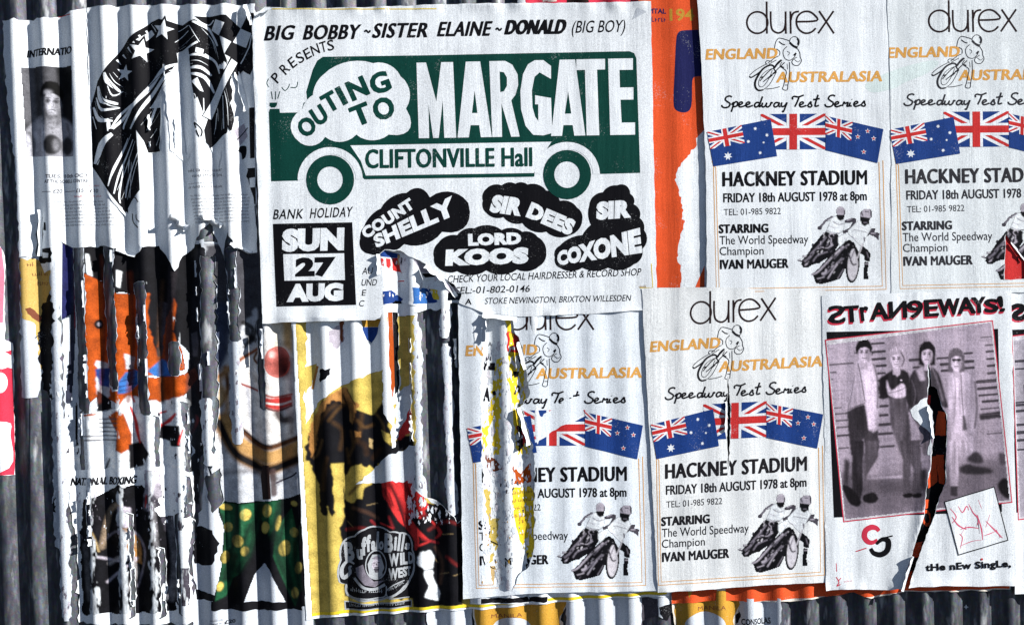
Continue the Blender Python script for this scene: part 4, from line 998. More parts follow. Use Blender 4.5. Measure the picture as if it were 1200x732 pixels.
curl_flap(b, 'torn_flap', (160, 298), (138, 291), 6, 2.5, PAPER, 160, .5, seed=4)
curl_flap(b, 'torn_flap', (296, 294), (272, 284), 6, 3, PAPER, 160, .5, seed=5)

# helmet bill
z3 = Z(100, 15, 5.42); zh = Z(100, 140, 4.576)
b = Bill('race_poster', 'black and white racing poster of a starred helmet and chequered flag', 'poster', None, (200, 300), k=.90, layer=3, seed=14, wr=.5, cell=(2.5, 10), buck=.9)
b.cuts = [rag(z3([(586, 262), (660, 235), (668, 420), (672, 740), (690, 900), (640, 900), (615, 740), (598, 420)]), .5, 4, 4), rag(z3([(490, 480), (520, 530), (540, 740), (548, 900), (480, 900), (485, 640)]), .5, 4, 5),
          rag(z3([(935, 430), (1000, 370), (1050, 400), (1072, 520), (1020, 640), (960, 700), (940, 600)]), .8, 4, 6)]
b.sheet(rag([(102, 9), (200, 6), (299, 6), (301, 265), (297, 240), (286, 190), (276, 165), (268, 150), (262, 170), (256, 200), (250, 180), (236, 160), (224, 180), (216, 190), (206, 180), (196, 176), (176, 180), (175, 284), (166, 290), (158, 280), (148, 255), (128, 228), (110, 204), (106, 196), (104, 100)], .7, 5, 41))
blk = [(106.5, 122), (114.8, 96), (133, 70), (151.7, 46.4), (177.5, 26), (186.7, 23.3), (203, 27), (214, 30), (222, 26), (229, 24), (246, 30), (259, 48), (266, 70), (272.5, 92), (274.4, 118), (271.6, 150), (266, 158), (258, 148), (244, 140), (230, 120), (226, 100), (222, 60), (206, 76), (188, 108), (160, 150), (150, 190), (150, 250), (140, 240), (108, 196)]
it = [(poly(blk, 1), BLACK), (poly(zh([(200, 60), (290, 20), (300, -60), (420, -60), (410, 170), (340, 180), (320, 120), (280, 60), (290, 200), (300, 380), (250, 440), (215, 500), (200, 480), (240, 220)]), 1.6), BLACK), (poly(zh([(640, 60), (680, -80), (820, -80), (790, 60), (740, 90), (655, 170)]), 1.6), BLACK)]
wl_ = [[(586, 325), (500, 368), (430, 450), (340, 560), (180, 740)], [(586, 372), (520, 410), (450, 490), (380, 585), (290, 740)], [(600, 440), (520, 505), (450, 600), (400, 740)], [(590, 350), (540, 375)], [(570, 405), (540, 430)],
       [(665, 275), (740, 270), (800, 298)], [(665, 355), (740, 352), (800, 400)], [(670, 390), (760, 412), (818, 510)], [(685, 62), (730, 75), (790, 110), (842, 215)], [(760, 262), (830, 320), (856, 392)], [(880, 530), (885, 740)], [(755, 545), (757, 640)], [(835, 640), (825, 740)], [(570, 190), (660, 120)], [(590, 120), (660, 85)],
       [(665, 85), (730, 190)], [(600, 260), (720, 190)], [(330, 570), (230, 640), (170, 740)], [(310, 600), (250, 700), (240, 740)]]
it.append((join(*[stroke(z3(p), w / 5.42, 2.4, taper=[.4, 1.1, 1, .5]) for p, w in zip(wl_, [26, 22, 20, 10, 10, 16, 20, 22, 22, 14, 12, 12, 10, 10, 8, 10, 26, 14, 12])]), WHITE))
it.append((join(*[stroke(z3(p), w / 5.42, 3.1, taper=[.4, 1, .3]) for p, w in (([(130, 385), (150, 440), (230, 510)], 34), ([(150, 470), (180, 530), (240, 500)], 10), ([(85, 470), (110, 560), (210, 580)], 38), ([(70, 540), (110, 620), (220, 605)], 20), ([(50, 600), (90, 680), (180, 690)], 30), ([(45, 660), (70, 740)], 14))]), WHITE))
hat = [[(200 + 38 * i - (i > 3) * 4, 300 - 38 * i + 6 * (i % 2)), (225 + 38 * i, 330 - 34 * i)] for i in range(7)]
it.append((join(*[stroke(z3(p), 2.4, 3.1, 0, taper=[1, .2]) for p in hat]), WHITE)); it.append((poly(z3([(330, 180), (420, 110), (440, 140), (380, 190)]), 3.3), WHITE))
it.append((join(*[stroke(zh(p), w, 3.1, taper=[.4, 1, .6]) for p, w in (([(150, 80), (90, 140), (55, 240)], 9), ([(230, 100), (160, 260), (130, 360)], 2.4), ([(262, 110), (190, 270), (160, 400)], 2.2), ([(290, 180), (230, 330), (215, 420)], 2), ([(205, 250), (185, 400), (190, 450)], 2), ([(250, 230), (240, 420)], 1.4))]), WHITE))
it.append((join(stroke(zh([(50, 250), (120, 150), (165, 80)]), 1, 4, 2), stroke(zh([(235, 440), (270, 420), (290, 445)]), 1.2, 4), stroke(zh([(255, 505), (260, 550), (290, 582)]), 1.2, 4), stroke(zh([(278, 510), (280, 535), (298, 550)]), 1, 4), stroke(zh([(600, 50), (590, 20), (630, 60), (620, 100), (600, 60)]), 1.6, 4), stroke(zh([(750, 130), (780, 112)]), 1.2, 4)), BLACK))
it.append((poly(z3([(560, 590), (600, 500), (610, 560), (590, 600)]), 3), WHITE)); it.append((poly(z3([(680, 440), (720, 415), (755, 505), (735, 500)]), 3), WHITE)); it.append((poly(z3([(690, 560), (720, 540), (760, 660), (720, 700), (690, 640)]), 3), WHITE)); it.append((poly(z3([(710, 225), (755, 235), (750, 265), (705, 255)]), 3), WHITE))
it.append((poly(zh([(800, 60), (850, 20), (870, 90), (830, 140)]), 2), LIGHT)); it.append((poly(zh([(880, -60), (912, -60), (912, 210), (885, 210)]), 2), BLACK)); it.append((poly(zh([(845, 262), (915, 262), (920, 560), (905, 420), (870, 330)]), 2), BLACK)); it.append((poly(zh([(880, 315), (915, 312), (915, 365), (882, 365)]), 3), PAPER)); it.append((stroke(zh([(815, 110), (870, 45)]), 1.2, 3, 0), BLACK)); it.append((poly(cr(zh([(825, 150), (862, 145), (858, 200), (830, 215)]), 3, True), 3), BLACK))
it.append((join(*[stroke(z3(p), w, 3.4, taper=[.2, 1, .2]) for p, w in (([(640, 200), (700, 150)], 1), ([(610, 215), (660, 180)], 1), ([(600, 235), (640, 215)], .9), ([(676, 310), (730, 310), (780, 335)], .9), ([(670, 330), (690, 328)], 1.4), ([(675, 540), (700, 520), (715, 560)], 1.3), ([(685, 580), (712, 560)], 1.2), ([(700, 600), (730, 575)], 1), ([(790, 440), (835, 560), (845, 690)], 1.1), ([(860, 420), (905, 560), (915, 720)], 1), ([(900, 480), (925, 600)], .8),
    ([(250, 640), (330, 560), (400, 470)], 1.2), ([(230, 700), (310, 600)], 1), ([(330, 660), (400, 560), (470, 470)], 1.1), ([(360, 720), (430, 610)], 1), ([(430, 700), (500, 600)], .9), ([(480, 420), (540, 385)], .9), ([(520, 450), (580, 410)], 1), ([(540, 490), (590, 450)], 1.2), ([(550, 540), (595, 500)], 1.1),
    ([(160, 390), (190, 440), (235, 470)], 1), ([(180, 380), (215, 420), (240, 430)], .8), ([(110, 540), (150, 590), (215, 600)], .9), ([(90, 640), (130, 680), (180, 670)], .9), ([(60, 560), (80, 640)], 1.1), ([(740, 100), (800, 170), (830, 260)], .9), ([(770, 130), (820, 200), (850, 300)], .7))] +
    [stroke(zh(p), w, 3.4, taper=[.3, 1, .3]) for p, w in (([(140, 330), (200, 180), (250, 80)], 1), ([(175, 380), (225, 240), (275, 120)], .9), ([(195, 430), (240, 290)], .8), ([(225, 430), (262, 300), (290, 220)], 1.0), ([(330, 60), (360, 20)], 1.2), ([(350, 100), (385, 50)], 1.2), ([(380, 140), (400, 90)], 1.2), ([(700, 20), (690, 80)], 1), ([(740, 0), (735, 60)], 1))]), WHITE))
it.append((join(*[stroke(z3(p), w, 3.9, taper=[.2, 1, .3]) for p, w in (([(150, 420), (190, 490), (240, 520)], 1.2), ([(95, 500), (130, 570), (200, 590)], 1.3), ([(70, 600), (110, 660), (190, 680)], 1), ([(360, 520), (430, 440), (500, 390)], .9), ([(250, 700), (360, 560)], 1), ([(440, 560), (520, 470)], .8))]), BLACK))
hm = b.ink('helmet_drawing', it)
for c, r_ in (((500, 115), 68), ((360, 245), 78), ((252, 385), 56)):
    p = z3([c])[0]
    b.ink('star', [(poly(starp(*p, (r_ + 26) / 5.42, 5, .46, -80), 4), BLACK), (poly(starp(*p, r_ / 5.42, 5, .42, -80), 4.7), WHITE)], hm)
fg = b.ink('chequered_flag', [(poly(z3([(700, 30), (900, 20), (985, 100), (1040, 8), (1086, 12), (1086, 330), (1040, 420), (960, 420), (900, 300), (840, 190), (790, 100)]), 3.2), BLACK),
    (poly(z3([(828, 45), (890, 70), (852, 150), (800, 112)]), 3.9), WHITE), (poly(z3([(985, 100), (1062, 140), (1022, 226), (940, 190)]), 3.9), WHITE), (poly(z3([(858, 152), (930, 188), (890, 268), (870, 200)]), 3.9), WHITE), (poly(z3([(892, 270), (925, 288), (912, 320)]), 3.9), WHITE), (stroke(z3([(1064, 150), (1045, 225), (985, 325)]), 1.3, 4.6, 0), WHITE), (stroke(z3([(720, 55), (780, 80), (815, 50)]), 1.3, 4.6), WHITE)])
b.ink('stick', [(poly(z3([(930, 290), (972, 320), (805, 690), (745, 660)]), 5), BLACK), (poly(z3([(934, 296), (966, 320), (800, 680), (752, 658)]), 5.7), WHITE)], fg)
shreds(b, [(3, 62, 170, -2, 1), (3, 80, 180, 10, -1), (2, 110, 176, 12, 1)], 7, 204, PAPER)
curl_flap(b, 'torn_flap', (292, 130), (280, 84), 8, 3, PAPER, 150, .5, seed=8)
curl_flap(b, 'torn_flap', (299, 30), (290, 6), 6, 2.5, PAPER, 140, .5, seed=9)

# wild west show bill, wide and low
z7 = Z(360, 370, 3.853); zl = Z(390, 610, 6.655)
b = Bill('show_poster', 'yellow, black and red wild west poster with a curly silver emblem', 'poster', None, (560, 720), k=.72, layer=3, seed=17, wr=.45, cell=(3, 10), buck=.6)
b.cuts = [rag([(486, 366), (546, 352), (549, 540), (546, 606), (536, 612), (528, 600), (520, 592), (512, 586), (500, 582), (486, 570), (489, 500), (486, 440)], 1.2, 5, 3), rag([(455, 366), (466, 366), (468, 470), (461, 474), (457, 430)], .6, 5, 4),
          rag([(424, 372), (447, 374), (442, 392), (434, 404), (426, 392)], .6, 4, 5)]
b.sheet(rag([(342, 362), (776, 340), (784, 697), (700, 700), (640, 706), (573, 712), (480, 716), (400, 721), (360, 725), (352, 560)], .35, 8, 51))
rag_w = rag(z7([(0, -20), (360, -20), (385, 200), (390, 300), (350, 240), (270, 265), (180, 300), (60, 350), (-10, 390), (-10, 340), (30, 270), (45, 215), (-10, 230)]), 1.0, 5, 7)
it = [(poly([(347, 378), (372, 376), (545, 366), (551, 711), (480, 713), (366, 720)], 1), YELLOW),
    (poly(rag(z7([(-5, 650), (5, 540), (30, 480), (60, 410), (110, 370), (180, 320), (210, 390), (215, 420), (300, 445), (345, 380), (370, 480), (385, 590), (410, 540), (480, 540), (485, 590), (420, 615), (300, 690), (270, 660), (200, 680), (170, 740), (130, 660), (110, 690), (115, 760), (90, 900), (60, 880), (55, 690), (30, 660)]), .9, 4, 8), 1.7), BLACK),
    (poly(rag(z8([(260, -70), (420, -90), (560, -60), (560, 0), (540, 20), (460, -20), (430, 60), (440, 160), (470, 180), (520, 160), (530, 110), (600, 70), (640, 160), (820, 180), (900, 190), (920, 150), (975, 290), (975, 640), (750, 650), (745, 610), (440, 600), (430, 360), (415, 290), (440, 240), (420, 0), (400, 0), (390, 100), (400, 220), (385, 240), (350, 160)]), .9, 4, 9), 1.6), BLACK),
    (poly(rag(z7([(20, 480), (60, 400), (110, 350), (180, 320), (205, 380), (240, 400), (215, 440), (200, 500), (180, 400), (110, 380), (60, 450), (40, 600), (15, 640), (10, 560)]), .9, 3, 10), 2.6), RUST),
    (join(*[stroke(z7(p), w, 3.4, taper=[.4, 1.2, .4]) for p, w in (([(100, 400), (150, 390), (130, 440)], 3), ([(160, 350), (185, 420), (190, 470)], 3), ([(60, 480), (40, 560)], 3), ([(220, 400), (180, 330)], 3), ([(90, 350), (60, 400)], 2.5))]), BLACK),
    (poly(rag(z7([(215, 515), (245, 520), (245, 545), (220, 545)]), .5, 3, 11), 2.6), RUST), (poly(rag(z7([(280, 550), (300, 560), (295, 600), (280, 590)]), .5, 3, 11), 2.6), TAN), (poly(rag(z7([(335, 510), (375, 530), (380, 585), (350, 560)]), .7, 3, 12), 2.6), YELLOW),
    (poly(rag(z7([(385, 540), (450, 400), (470, 420), (475, 520), (420, 560)]), .7, 4, 13), 2.5), RED), (poly(rag(z8([(600, 80), (700, 60), (780, 100), (820, 200), (780, 250), (700, 220), (620, 160)]), .9, 4, 14), 2.6), RED),
    (join(*[stroke(z8(p), w, 2.9, taper=[.4, 1.2, .3]) for p, w in (([(640, 170), (700, 250), (780, 310)], 8), ([(700, 200), (740, 280), (820, 350)], 7), ([(680, 250), (760, 330), (760, 390)], 6), ([(600, 270), (660, 290)], 4), ([(830, 260), (870, 310), (850, 340)], 4), ([(770, 370), (830, 350)], 6), ([(720, 120), (690, 190)], 5))]), RED),
    (join(*[stroke(z8(p), w, 3.6, taper=[.3, 1, .3]) for p, w in (([(650, 100), (690, 200), (720, 320)], 3.5), ([(720, 90), (750, 190), (800, 250)], 3), ([(680, 210), (760, 260)], 2.5), ([(640, 130), (660, 190)], 3))]), BLACK),
    (join(*[stroke(z8(p), 1.2, 3, taper=[.5, 1, .4]) for p in ([(450, 260), (480, 290)], [(870, 500), (910, 490)], [(930, 505), (970, 495)], [(880, 320), (930, 315)], [(540, 190), (590, 180)], [(845, 430), (860, 450)])]), TAN),
    (poly(rag(z8([(-40 + 420, 0), (436, 0), (430, 250), (410, 240), (398, 120)]), .5, 4, 3), 2.7), YELLOW),
    (poly(rag(z8([(780, 400), (830, 395), (845, 430), (835, 480), (845, 530), (870, 590), (865, 620), (830, 612), (800, 600), (820, 550), (800, 510), (795, 470), (765, 445)]), .7, 3, 15), 2.6), PAPER), (stroke(z8([(790, 480), (840, 478)]), 1, 3.3), BLACK)]
c = Canvas(344, 364, 553, 722, .9); c.items(it, .5); keep = c.A.copy()
bn = [((.07, .035, .012), 3.2), ((.14, .07, .02), 2.0), ((.04, .018, .008), 4.5), ((.24, .14, .05), 1.1)]
for k, p in enumerate(([(60, 480), (90, 430), (130, 400)], [(100, 470), (140, 420), (180, 390)], [(150, 350), (200, 420), (215, 470)], [(70, 560), (50, 620), (30, 640)], [(120, 480), (160, 520), (150, 600)], [(230, 470), (260, 500), (300, 490)], [(220, 560), (260, 580), (270, 620)], [(310, 440), (340, 480), (350, 540)], [(90, 640), (80, 700), (75, 780)], [(180, 600), (190, 660)], [(330, 600), (300, 640)], [(30, 500), (45, 560)], [(250, 440), (240, 520), (225, 560)], [(200, 520), (210, 580), (190, 630)])):
    col, w = bn[k % 4]; c.line(z7(p), w * 1.3, col, 2.2, .55)
for k, p in enumerate(([(450, 300), (520, 290), (600, 320)], [(480, 200), (540, 220), (590, 250)], [(560, 260), (620, 320), (700, 330)], [(820, 300), (900, 260), (960, 280)], [(850, 380), (880, 450), (870, 540)], [(790, 340), (860, 360)], [(900, 420), (950, 460)], [(460, 140), (520, 80)], [(640, 240), (660, 290)])):
    col, w = (((.16, .015, .015), 3.4), ((.06, .03, .02), 4), ((.30, .02, .025), 2))[k % 3]; c.line(z8(p), w, col, 1.6, .8)
for p in ([(640, 90), (690, 180), (730, 300)], [(700, 80), (760, 200), (810, 240)], [(620, 120), (650, 190)]): c.line(z8(p), 4.5, (.10, .006, .008), 2, .8)
c.A = keep; c.mottle(.22, 8, 6, .2); c.wear(-.12, 51, .45)
paint(b, 'artwork', c)
shreds(b, [(11, 380, 560, -9, 1), (11, 380, 560, -7, 1), (12, 380, 590, 14, -1)], 12, 205, PAPER, (8, 26), (1.4, 3.4))
b.ink('torn_patch', [(poly(rag_w, 4), PAPER), (poly(rag(z7([(-5, 490), (-5, 360), (60, 330), (130, 300), (200, 290), (130, 330), (60, 380)]), .7, 4, 16), 4.6), PAPER), (poly(rag(z7([(60, 240), (110, 235), (105, 265), (60, 300)]), .7, 3, 17), 5.2), BLACK), (poly(rag(z7([(-8, 230), (40, 218), (50, 250), (0, 345), (-8, 350)]), .7, 3, 18), 5.2), YELLOW), (stroke(z7([(48, 225), (35, 280), (25, 330)]), 3, 5.9), RUST),
    (poly(rag(z8([(490, 95), (560, 40), (640, -40), (760, -80), (960, -140), (960, 20), (975, 100), (970, 190), (900, 190), (830, 180), (780, 95), (640, 80), (560, 90)]), 1.2, 4, 19), 4.2), GREYP), (poly(rag(z7([(345, 240), (380, 230), (395, 420), (400, 590), (385, 595), (375, 480), (345, 420)]), 1, 4, 20), 5), PAPER), (poly(rag(z7([(395, 350), (470, 300), (470, 400), (400, 560)]), .8, 4, 21), 4.8), GREYP),
    (poly(rag(z7([(100, 70), (150, 40), (170, 100), (130, 150), (100, 120)]), .8, 3, 22), 5.4), LIGHT), (poly(rag(z7([(145, 30), (165, 20), (160, 120), (150, 110)]), .5, 3, 23), 6), BROWN)])
em = b.ink('emblem', [(poly(cloud(zl([(50, 470), (60, 300), (75, 160), (170, 110), (250, 55), (340, 38), (450, 75), (520, 85), (600, 110), (625, 220), (640, 320), (610, 450), (560, 520), (420, 600), (300, 620), (110, 580), (100, 490)]), .10, 4), 5), SILVER), (poly(cloud(zl([(62, 470), (72, 300), (86, 168), (178, 120), (255, 66), (340, 50), (448, 86), (520, 98), (590, 118), (614, 222), (628, 320), (598, 440), (550, 505), (420, 585), (300, 606), (122, 568), (112, 490)]), .09, 4), 5.6), BLACK),
    (poly(zl([(90, 618), (300, 640), (618, 610), (618, 665), (300, 690), (95, 690)]), 5.2), SILVER), (poly(zl([(100, 628), (300, 650), (610, 620), (610, 655), (300, 680), (105, 680)]), 5.8), BLACK)])
L = []
for c, x, y, w, h, r_ in (('B', 130, 235, 78, 150, -6), ('u', 212, 235, 46, 120, -4), ('f', 248, 190, 40, 150, -2), ('f', 282, 170, 36, 140, -2), ('a', 318, 175, 36, 110, 0), ('l', 350, 150, 18, 140, 2), ('o', 380, 175, 38, 100, 6),
                       ('B', 440, 165, 70, 150, 2), ('i', 492, 165, 20, 120, 4), ('l', 520, 160, 18, 140, 6), ('l', 548, 165, 18, 140, 8), ('s', 584, 185, 38, 80, 10)):
    p = zl([(x, y)])[0]; L.append(letter(c, p[0], p[1], w / 6.655, h / 6.655 * (1 if c in 'Bl' else .95), r_, .05, 0, 6.4))
for c, x, y, w, h in (('W', 480, 295, 80, 100), ('I', 535, 292, 18, 96), ('L', 565, 290, 38, 94), ('D', 610, 285, 44, 92), ('W', 475, 405, 76, 90), ('E', 530, 398, 36, 78), ('S', 562, 392, 34, 76), ('T', 592, 388, 34, 74)):
    p = zl([(x, y)])[0]; L.append(letter(c, p[0], p[1], w / 6.655, h / 6.655, -2, .05, 0, 6.4))
b.ink('emblem_lettering', [(join(*L), SILVER), (greek(*zl([(130, 664), (590, 645)]), 3.2, 6.4), SILVER)], em)
b.ink('scroll', [(join(stroke(zl([(150, 350), (130, 360), (135, 400), (90, 440), (70, 400), (80, 350), (120, 310), (170, 330)]), 3.4, 6.6, taper=[.5, 1, 1.3, 1.4, 1, .6]), stroke(zl([(170, 440), (240, 510), (330, 530), (410, 490)]), 3.2, 6.6), stroke(zl([(110, 500), (120, 580), (250, 600), (330, 600), (410, 580), (420, 500)]), 1.3, 6.6), stroke(zl([(430, 590), (420, 540), (480, 490), (560, 460)]), 1.2, 6.9), stroke(zl([(440, 600), (560, 530), (590, 460)]), 1.2, 6.4), stroke(zl([(440, 600), (600, 590)]), 1.2, 7)), SILVER),
    (poly(zl([(190, 420), (180, 360), (240, 330), (260, 400), (320, 470), (400, 460), (330, 515), (250, 490)]), 6.2), MID), (greek(*zl([(140, 545), (400, 560)]), 4.2, 7.3), SILVER), (greek(*zl([(440, 540), (560, 480)]), 3.0, 7.3), SILVER)], em)
b.ink('portrait_medallion', [(ring(*zl([(340, 340)])[0], 11.4, 12.6, 7, 1.4), SILVER), (poly(ell(*zl([(340, 340)])[0], 11.2, 15.8), 7), BLACK), (poly(rag(zl([(285, 420), (275, 330), (310, 260), (370, 260), (395, 330), (390, 420), (340, 450)]), .5, 4, 3), 7.7), SILVER), (poly(ell(*zl([(340, 340)])[0], 5, 6.5), 8.3), LIGHT), (join(*[stroke(zl(p), .9, 9, 0) for p in ([(315, 325), (332, 325)], [(350, 322), (366, 322)], [(325, 362), (358, 360)], [(342, 330), (342, 345)])]), BLACK), (poly(zl([(300, 290), (345, 270), (385, 290), (345, 300)]), 8.8), MID), (poly(rag(zl([(320, 370), (362, 368), (355, 400), (330, 400)]), .4, 3, 4), 8.8), DARK)], em)
b.ink('edge_line', [(stroke([(366, 719.5), (400, 716), (480, 712), (573, 707.6), (640, 701.5), (781, 693)], 3.4, 4, 2), BRIGHTY), (stroke([(346, 380), (352, 560), (362, 720)], 3, 4, 2), WHITE)])
bits(b, 'paper_fleck', 70, (478, 560, 548, 612), [PAPER, GREYP, PALE], (.8, 3), 61, 7)

# what is left on the ridges beside it
def residue(name, label, n, v0, v1, a, bb, seed, m=GREYP, layer=2.2, grp='paper left on the bare ridges', base=None, cat='poster scrap'):
    q = Bill(name, label, cat, grp, (crest(n, v1), v1), k=.98, layer=layer, seed=seed, wr=.5, cell=(2, 8), buck=.6)
    q.sheet(crest_strip(n, v0, v1, a, bb, seed, 1.5, 4), m)
    bits(q, 'paper_fleck', int((v1 - v0) / 4.5), (crest(n, v0) + a, v0, crest(n, v1) + bb, v1), [PAPER, LIGHT, MID, PALE], (.6, 2.2), seed + 1, 1, stretch=2.6)
    return q
residue('paper_strip', 'ragged pale paper strip on the bare ridge just right of the wild west poster', 11, 372, 602, -4, 7, 71, GREYP)
residue('paper_strip', 'ragged pale paper strip on the ridge beside the yellow-torn speedway poster', 12, 402, 606, -3, 8, 72, GREYP)
residue('paper_scrap', 'small white drip-shaped scrap below the torn corner of the green outing poster', 12, 350, 396, -4, 7, 73, PAPER)
residue('paper_strip', 'narrow whitish strip on the ridge left of the spotted clown trousers', 4, 466, 545, -8, 5, 74, PAPER, 3.2)
residue('paper_strip', 'whitish strip on the ridge right of the orange cartoon, above the clown', 5, 400, 520, -8, 6, 75, GREYP, 3.2)
residue('paper_strip', 'long whitish strip on the second ridge from the left, below the yellow scrap', -1, 470, 726, -5, 7, 76, GREYP, 2.6)

# vertical orange and black sliver, and the flag scraps in the torn corner of the outing bill
b = Bill('torn_sliver', 'thin vertical sliver of orange and black poster left of the bare metal', 'poster scrap', None, (464, 500), k=.8, layer=2, seed=22, wr=.3, cell=(3, 10))
b.sheet(rag([(452, 340), (488, 340), (490, 420), (488, 500), (470, 506), (456, 470)], .6, 5, 5))
b.ink('print', [(poly([(453, 341), (459, 341), (463, 450), (460, 468), (457, 440)], 1), DEEPOR), (poly([(459.5, 341), (470, 341), (473, 450), (463, 462)], 1), BLACK), (poly(rag([(470, 384), (480, 386), (486, 400), (484, 440), (476, 420)], .8, 3, 4), 1), BRIGHTY), (poly(rag([(478, 408), (486, 410), (485, 420), (479, 418)], .5, 3, 4), 1.7), RED), (poly(ell(483, 433, 2, 2), 1.7), PINK)])
zf = Z(420, 280, 6.657)
b = Bill('torn_speedway_scrap', 'crumpled white scrap with red and blue flag bits in the torn bus poster', 'poster scrap', None, (490, 365), k=.75, layer=3.6, seed=23, wr=.8, cell=(2.5, 8), buck=2.0)
b.sheet(rag(zf([(60, 60), (180, 60), (340, 100), (470, 150), (600, 270), (820, 420), (700, 420), (690, 520), (610, 560), (560, 540), (470, 520), (420, 515), (350, 500), (290, 480), (230, 520), (170, 500), (100, 300)]), .7, 4, 6))
b.ink('print', [(poly(zf([(180, 82), (325, 120), (300, 150), (190, 140), (168, 130)]), 1), BLUE), (poly(zf([(178, 150), (200, 155), (205, 215), (185, 205)]), 1), RED), (poly(zf([(218, 152), (252, 155), (258, 245), (222, 215)]), 1), RED), (poly(rag(zf([(265, 150), (320, 148), (325, 230), (345, 268), (270, 245)]), .4, 3, 5), 1), RED), (poly(zf([(305, 125), (325, 125), (320, 205), (308, 200)]), 1.7), TAN), (stroke(zf([(310, 330), (360, 328)]), 1.2, 1, 0), RED),
    (poly(zf([(190, 410), (260, 400), (350, 470), (330, 490), (200, 510)]), 1), BLUE), (poly(rag(zf([(425, 378), (470, 380), (560, 390), (620, 490), (560, 500), (430, 505)]), .6, 4, 4), 1), SKYB), (poly(rag(zf([(520, 385), (560, 390), (620, 490), (540, 495)]), .6, 4, 4), 1.6), BLUE), (poly(rag(zf([(560, 390), (620, 400), (630, 475), (590, 470)]), .5, 3, 4), 2.2), BRIGHTY), (poly(rag(zf([(450, 168), (480, 180), (490, 205), (455, 200)]), .5, 3, 6), 1), DARK), (poly(zf([(495, 270), (600, 262), (615, 295), (520, 300)]), 1.7), BLACK), (poly(rag(zf([(430, 150), (480, 170), (590, 260), (500, 265), (470, 220)]), .6, 4, 5), 1.2), LIGHT),
    (poly(rag(zf([(330, 140), (345, 150), (340, 200), (325, 195)]), .4, 3, 5), 2.2), DARK), (poly(rag(zf([(660, 300), (800, 410), (700, 420), (690, 380)]), .6, 4, 7), 1.2), LIGHT)])
curl_flap(b, 'torn_flap', (537, 346), (522, 326), 7, 3, PAPER, 140, .5, seed=12)
bits(b, 'paper_fleck', 40, (440, 300, 530, 350), [PAPER, PALE], (.6, 1.8), 24, 3)
b = Bill('torn_scrap', 'blue and mustard scrap under the bottom edge of the green outing poster', 'poster scrap', None, (434, 406), k=.75, layer=2, seed=25, wr=.4, cell=(3, 8))
b.sheet(rag([(420, 366), (450, 366), (449, 392), (434, 408), (422, 394)], .4, 4, 5))
b.ink('print', [(poly([(421, 370), (449, 371), (447, 383), (424, 383)], 1), MUSTARD), (poly([(424, 383.2), (447, 383.2), (436, 402), (430, 398)], 1), BLUE), (poly([(421, 367), (449, 367), (449, 371), (421, 370)], 1), BROWN)])

# red bill under the top edge, orange bill between the outing and speedway bills
b = Bill('red_poster', 'red poster showing only as a strip above the top edge of the green outing poster', 'poster', None, (680, 30), k=.4, layer=1.2, seed=26, wr=.3)
b.sheet(rag([(612, -40), (770, -40), (770, 34), (630, 34), (622, 8), (606, 4)], .8, 5, 6))
b.ink('print', [(poly(rag([(606, -38), (768, -38), (768, 30), (632, 30), (616, 4)], .8, 5, 7), 1), CRIMSON), (poly(rag([(632, -30), (650, -30), (652, 3), (636, 3)], .7, 4, 8), 2), CREAM), (poly(rag([(668, -30), (676, -30), (690, 4), (664, 5)], .7, 4, 9), 2), BROWNBLACK)])
b = Bill('radio_poster', 'bright orange poster with a big navy shape, right of the green bus poster', 'poster', None, (790, 337), k=.12, layer=2.4, seed=27, wr=.3, cell=(4, 10))
b.sheet(rag([(745, -60), (850, -60), (850, 337.5), (762, 337.5), (752, 100)], .3, 8, 6), PAPER)
zo = Z(590, 0, 3.852); zp = Z(590, 180, 3.852)
b.ink('print', [(poly([(746, -58), (835, -58), (835, 142), (815, 163)] + rag(zp([(870, -35), (800, 45), (770, 120), (800, 200), (810, 320), (790, 400), (780, 470), (800, 540), (795, 605)]), .8, 3, 4, False) + [(764, 337), (750, 100)], 1), ORANGE), (poly(zp([(862, 606), (905, 505), (905, 606)]), 1), ORANGE)])
b.ink('numeral', [(poly(cr(zo([(900, 140), (815, 142), (785, 155), (776, 200), (770, 330), (765, 460), (775, 500), (810, 512), (838, 500), (848, 460), (850, 370), (865, 350), (905, 350)]), 3) + [(850, 60), (850, 36)], 2), NAVY)])
b.ink('lettering', [(text('CAPITAL', (748, 17.2), (780, 17.6), 6, .035, 0, 2), NAVY), (greek((763, 27), (781, 27), 6, 2), NAVY), (text('194', (784, 26), (813, 25.5), 14, .03, 0, 2), MUSTARD)])

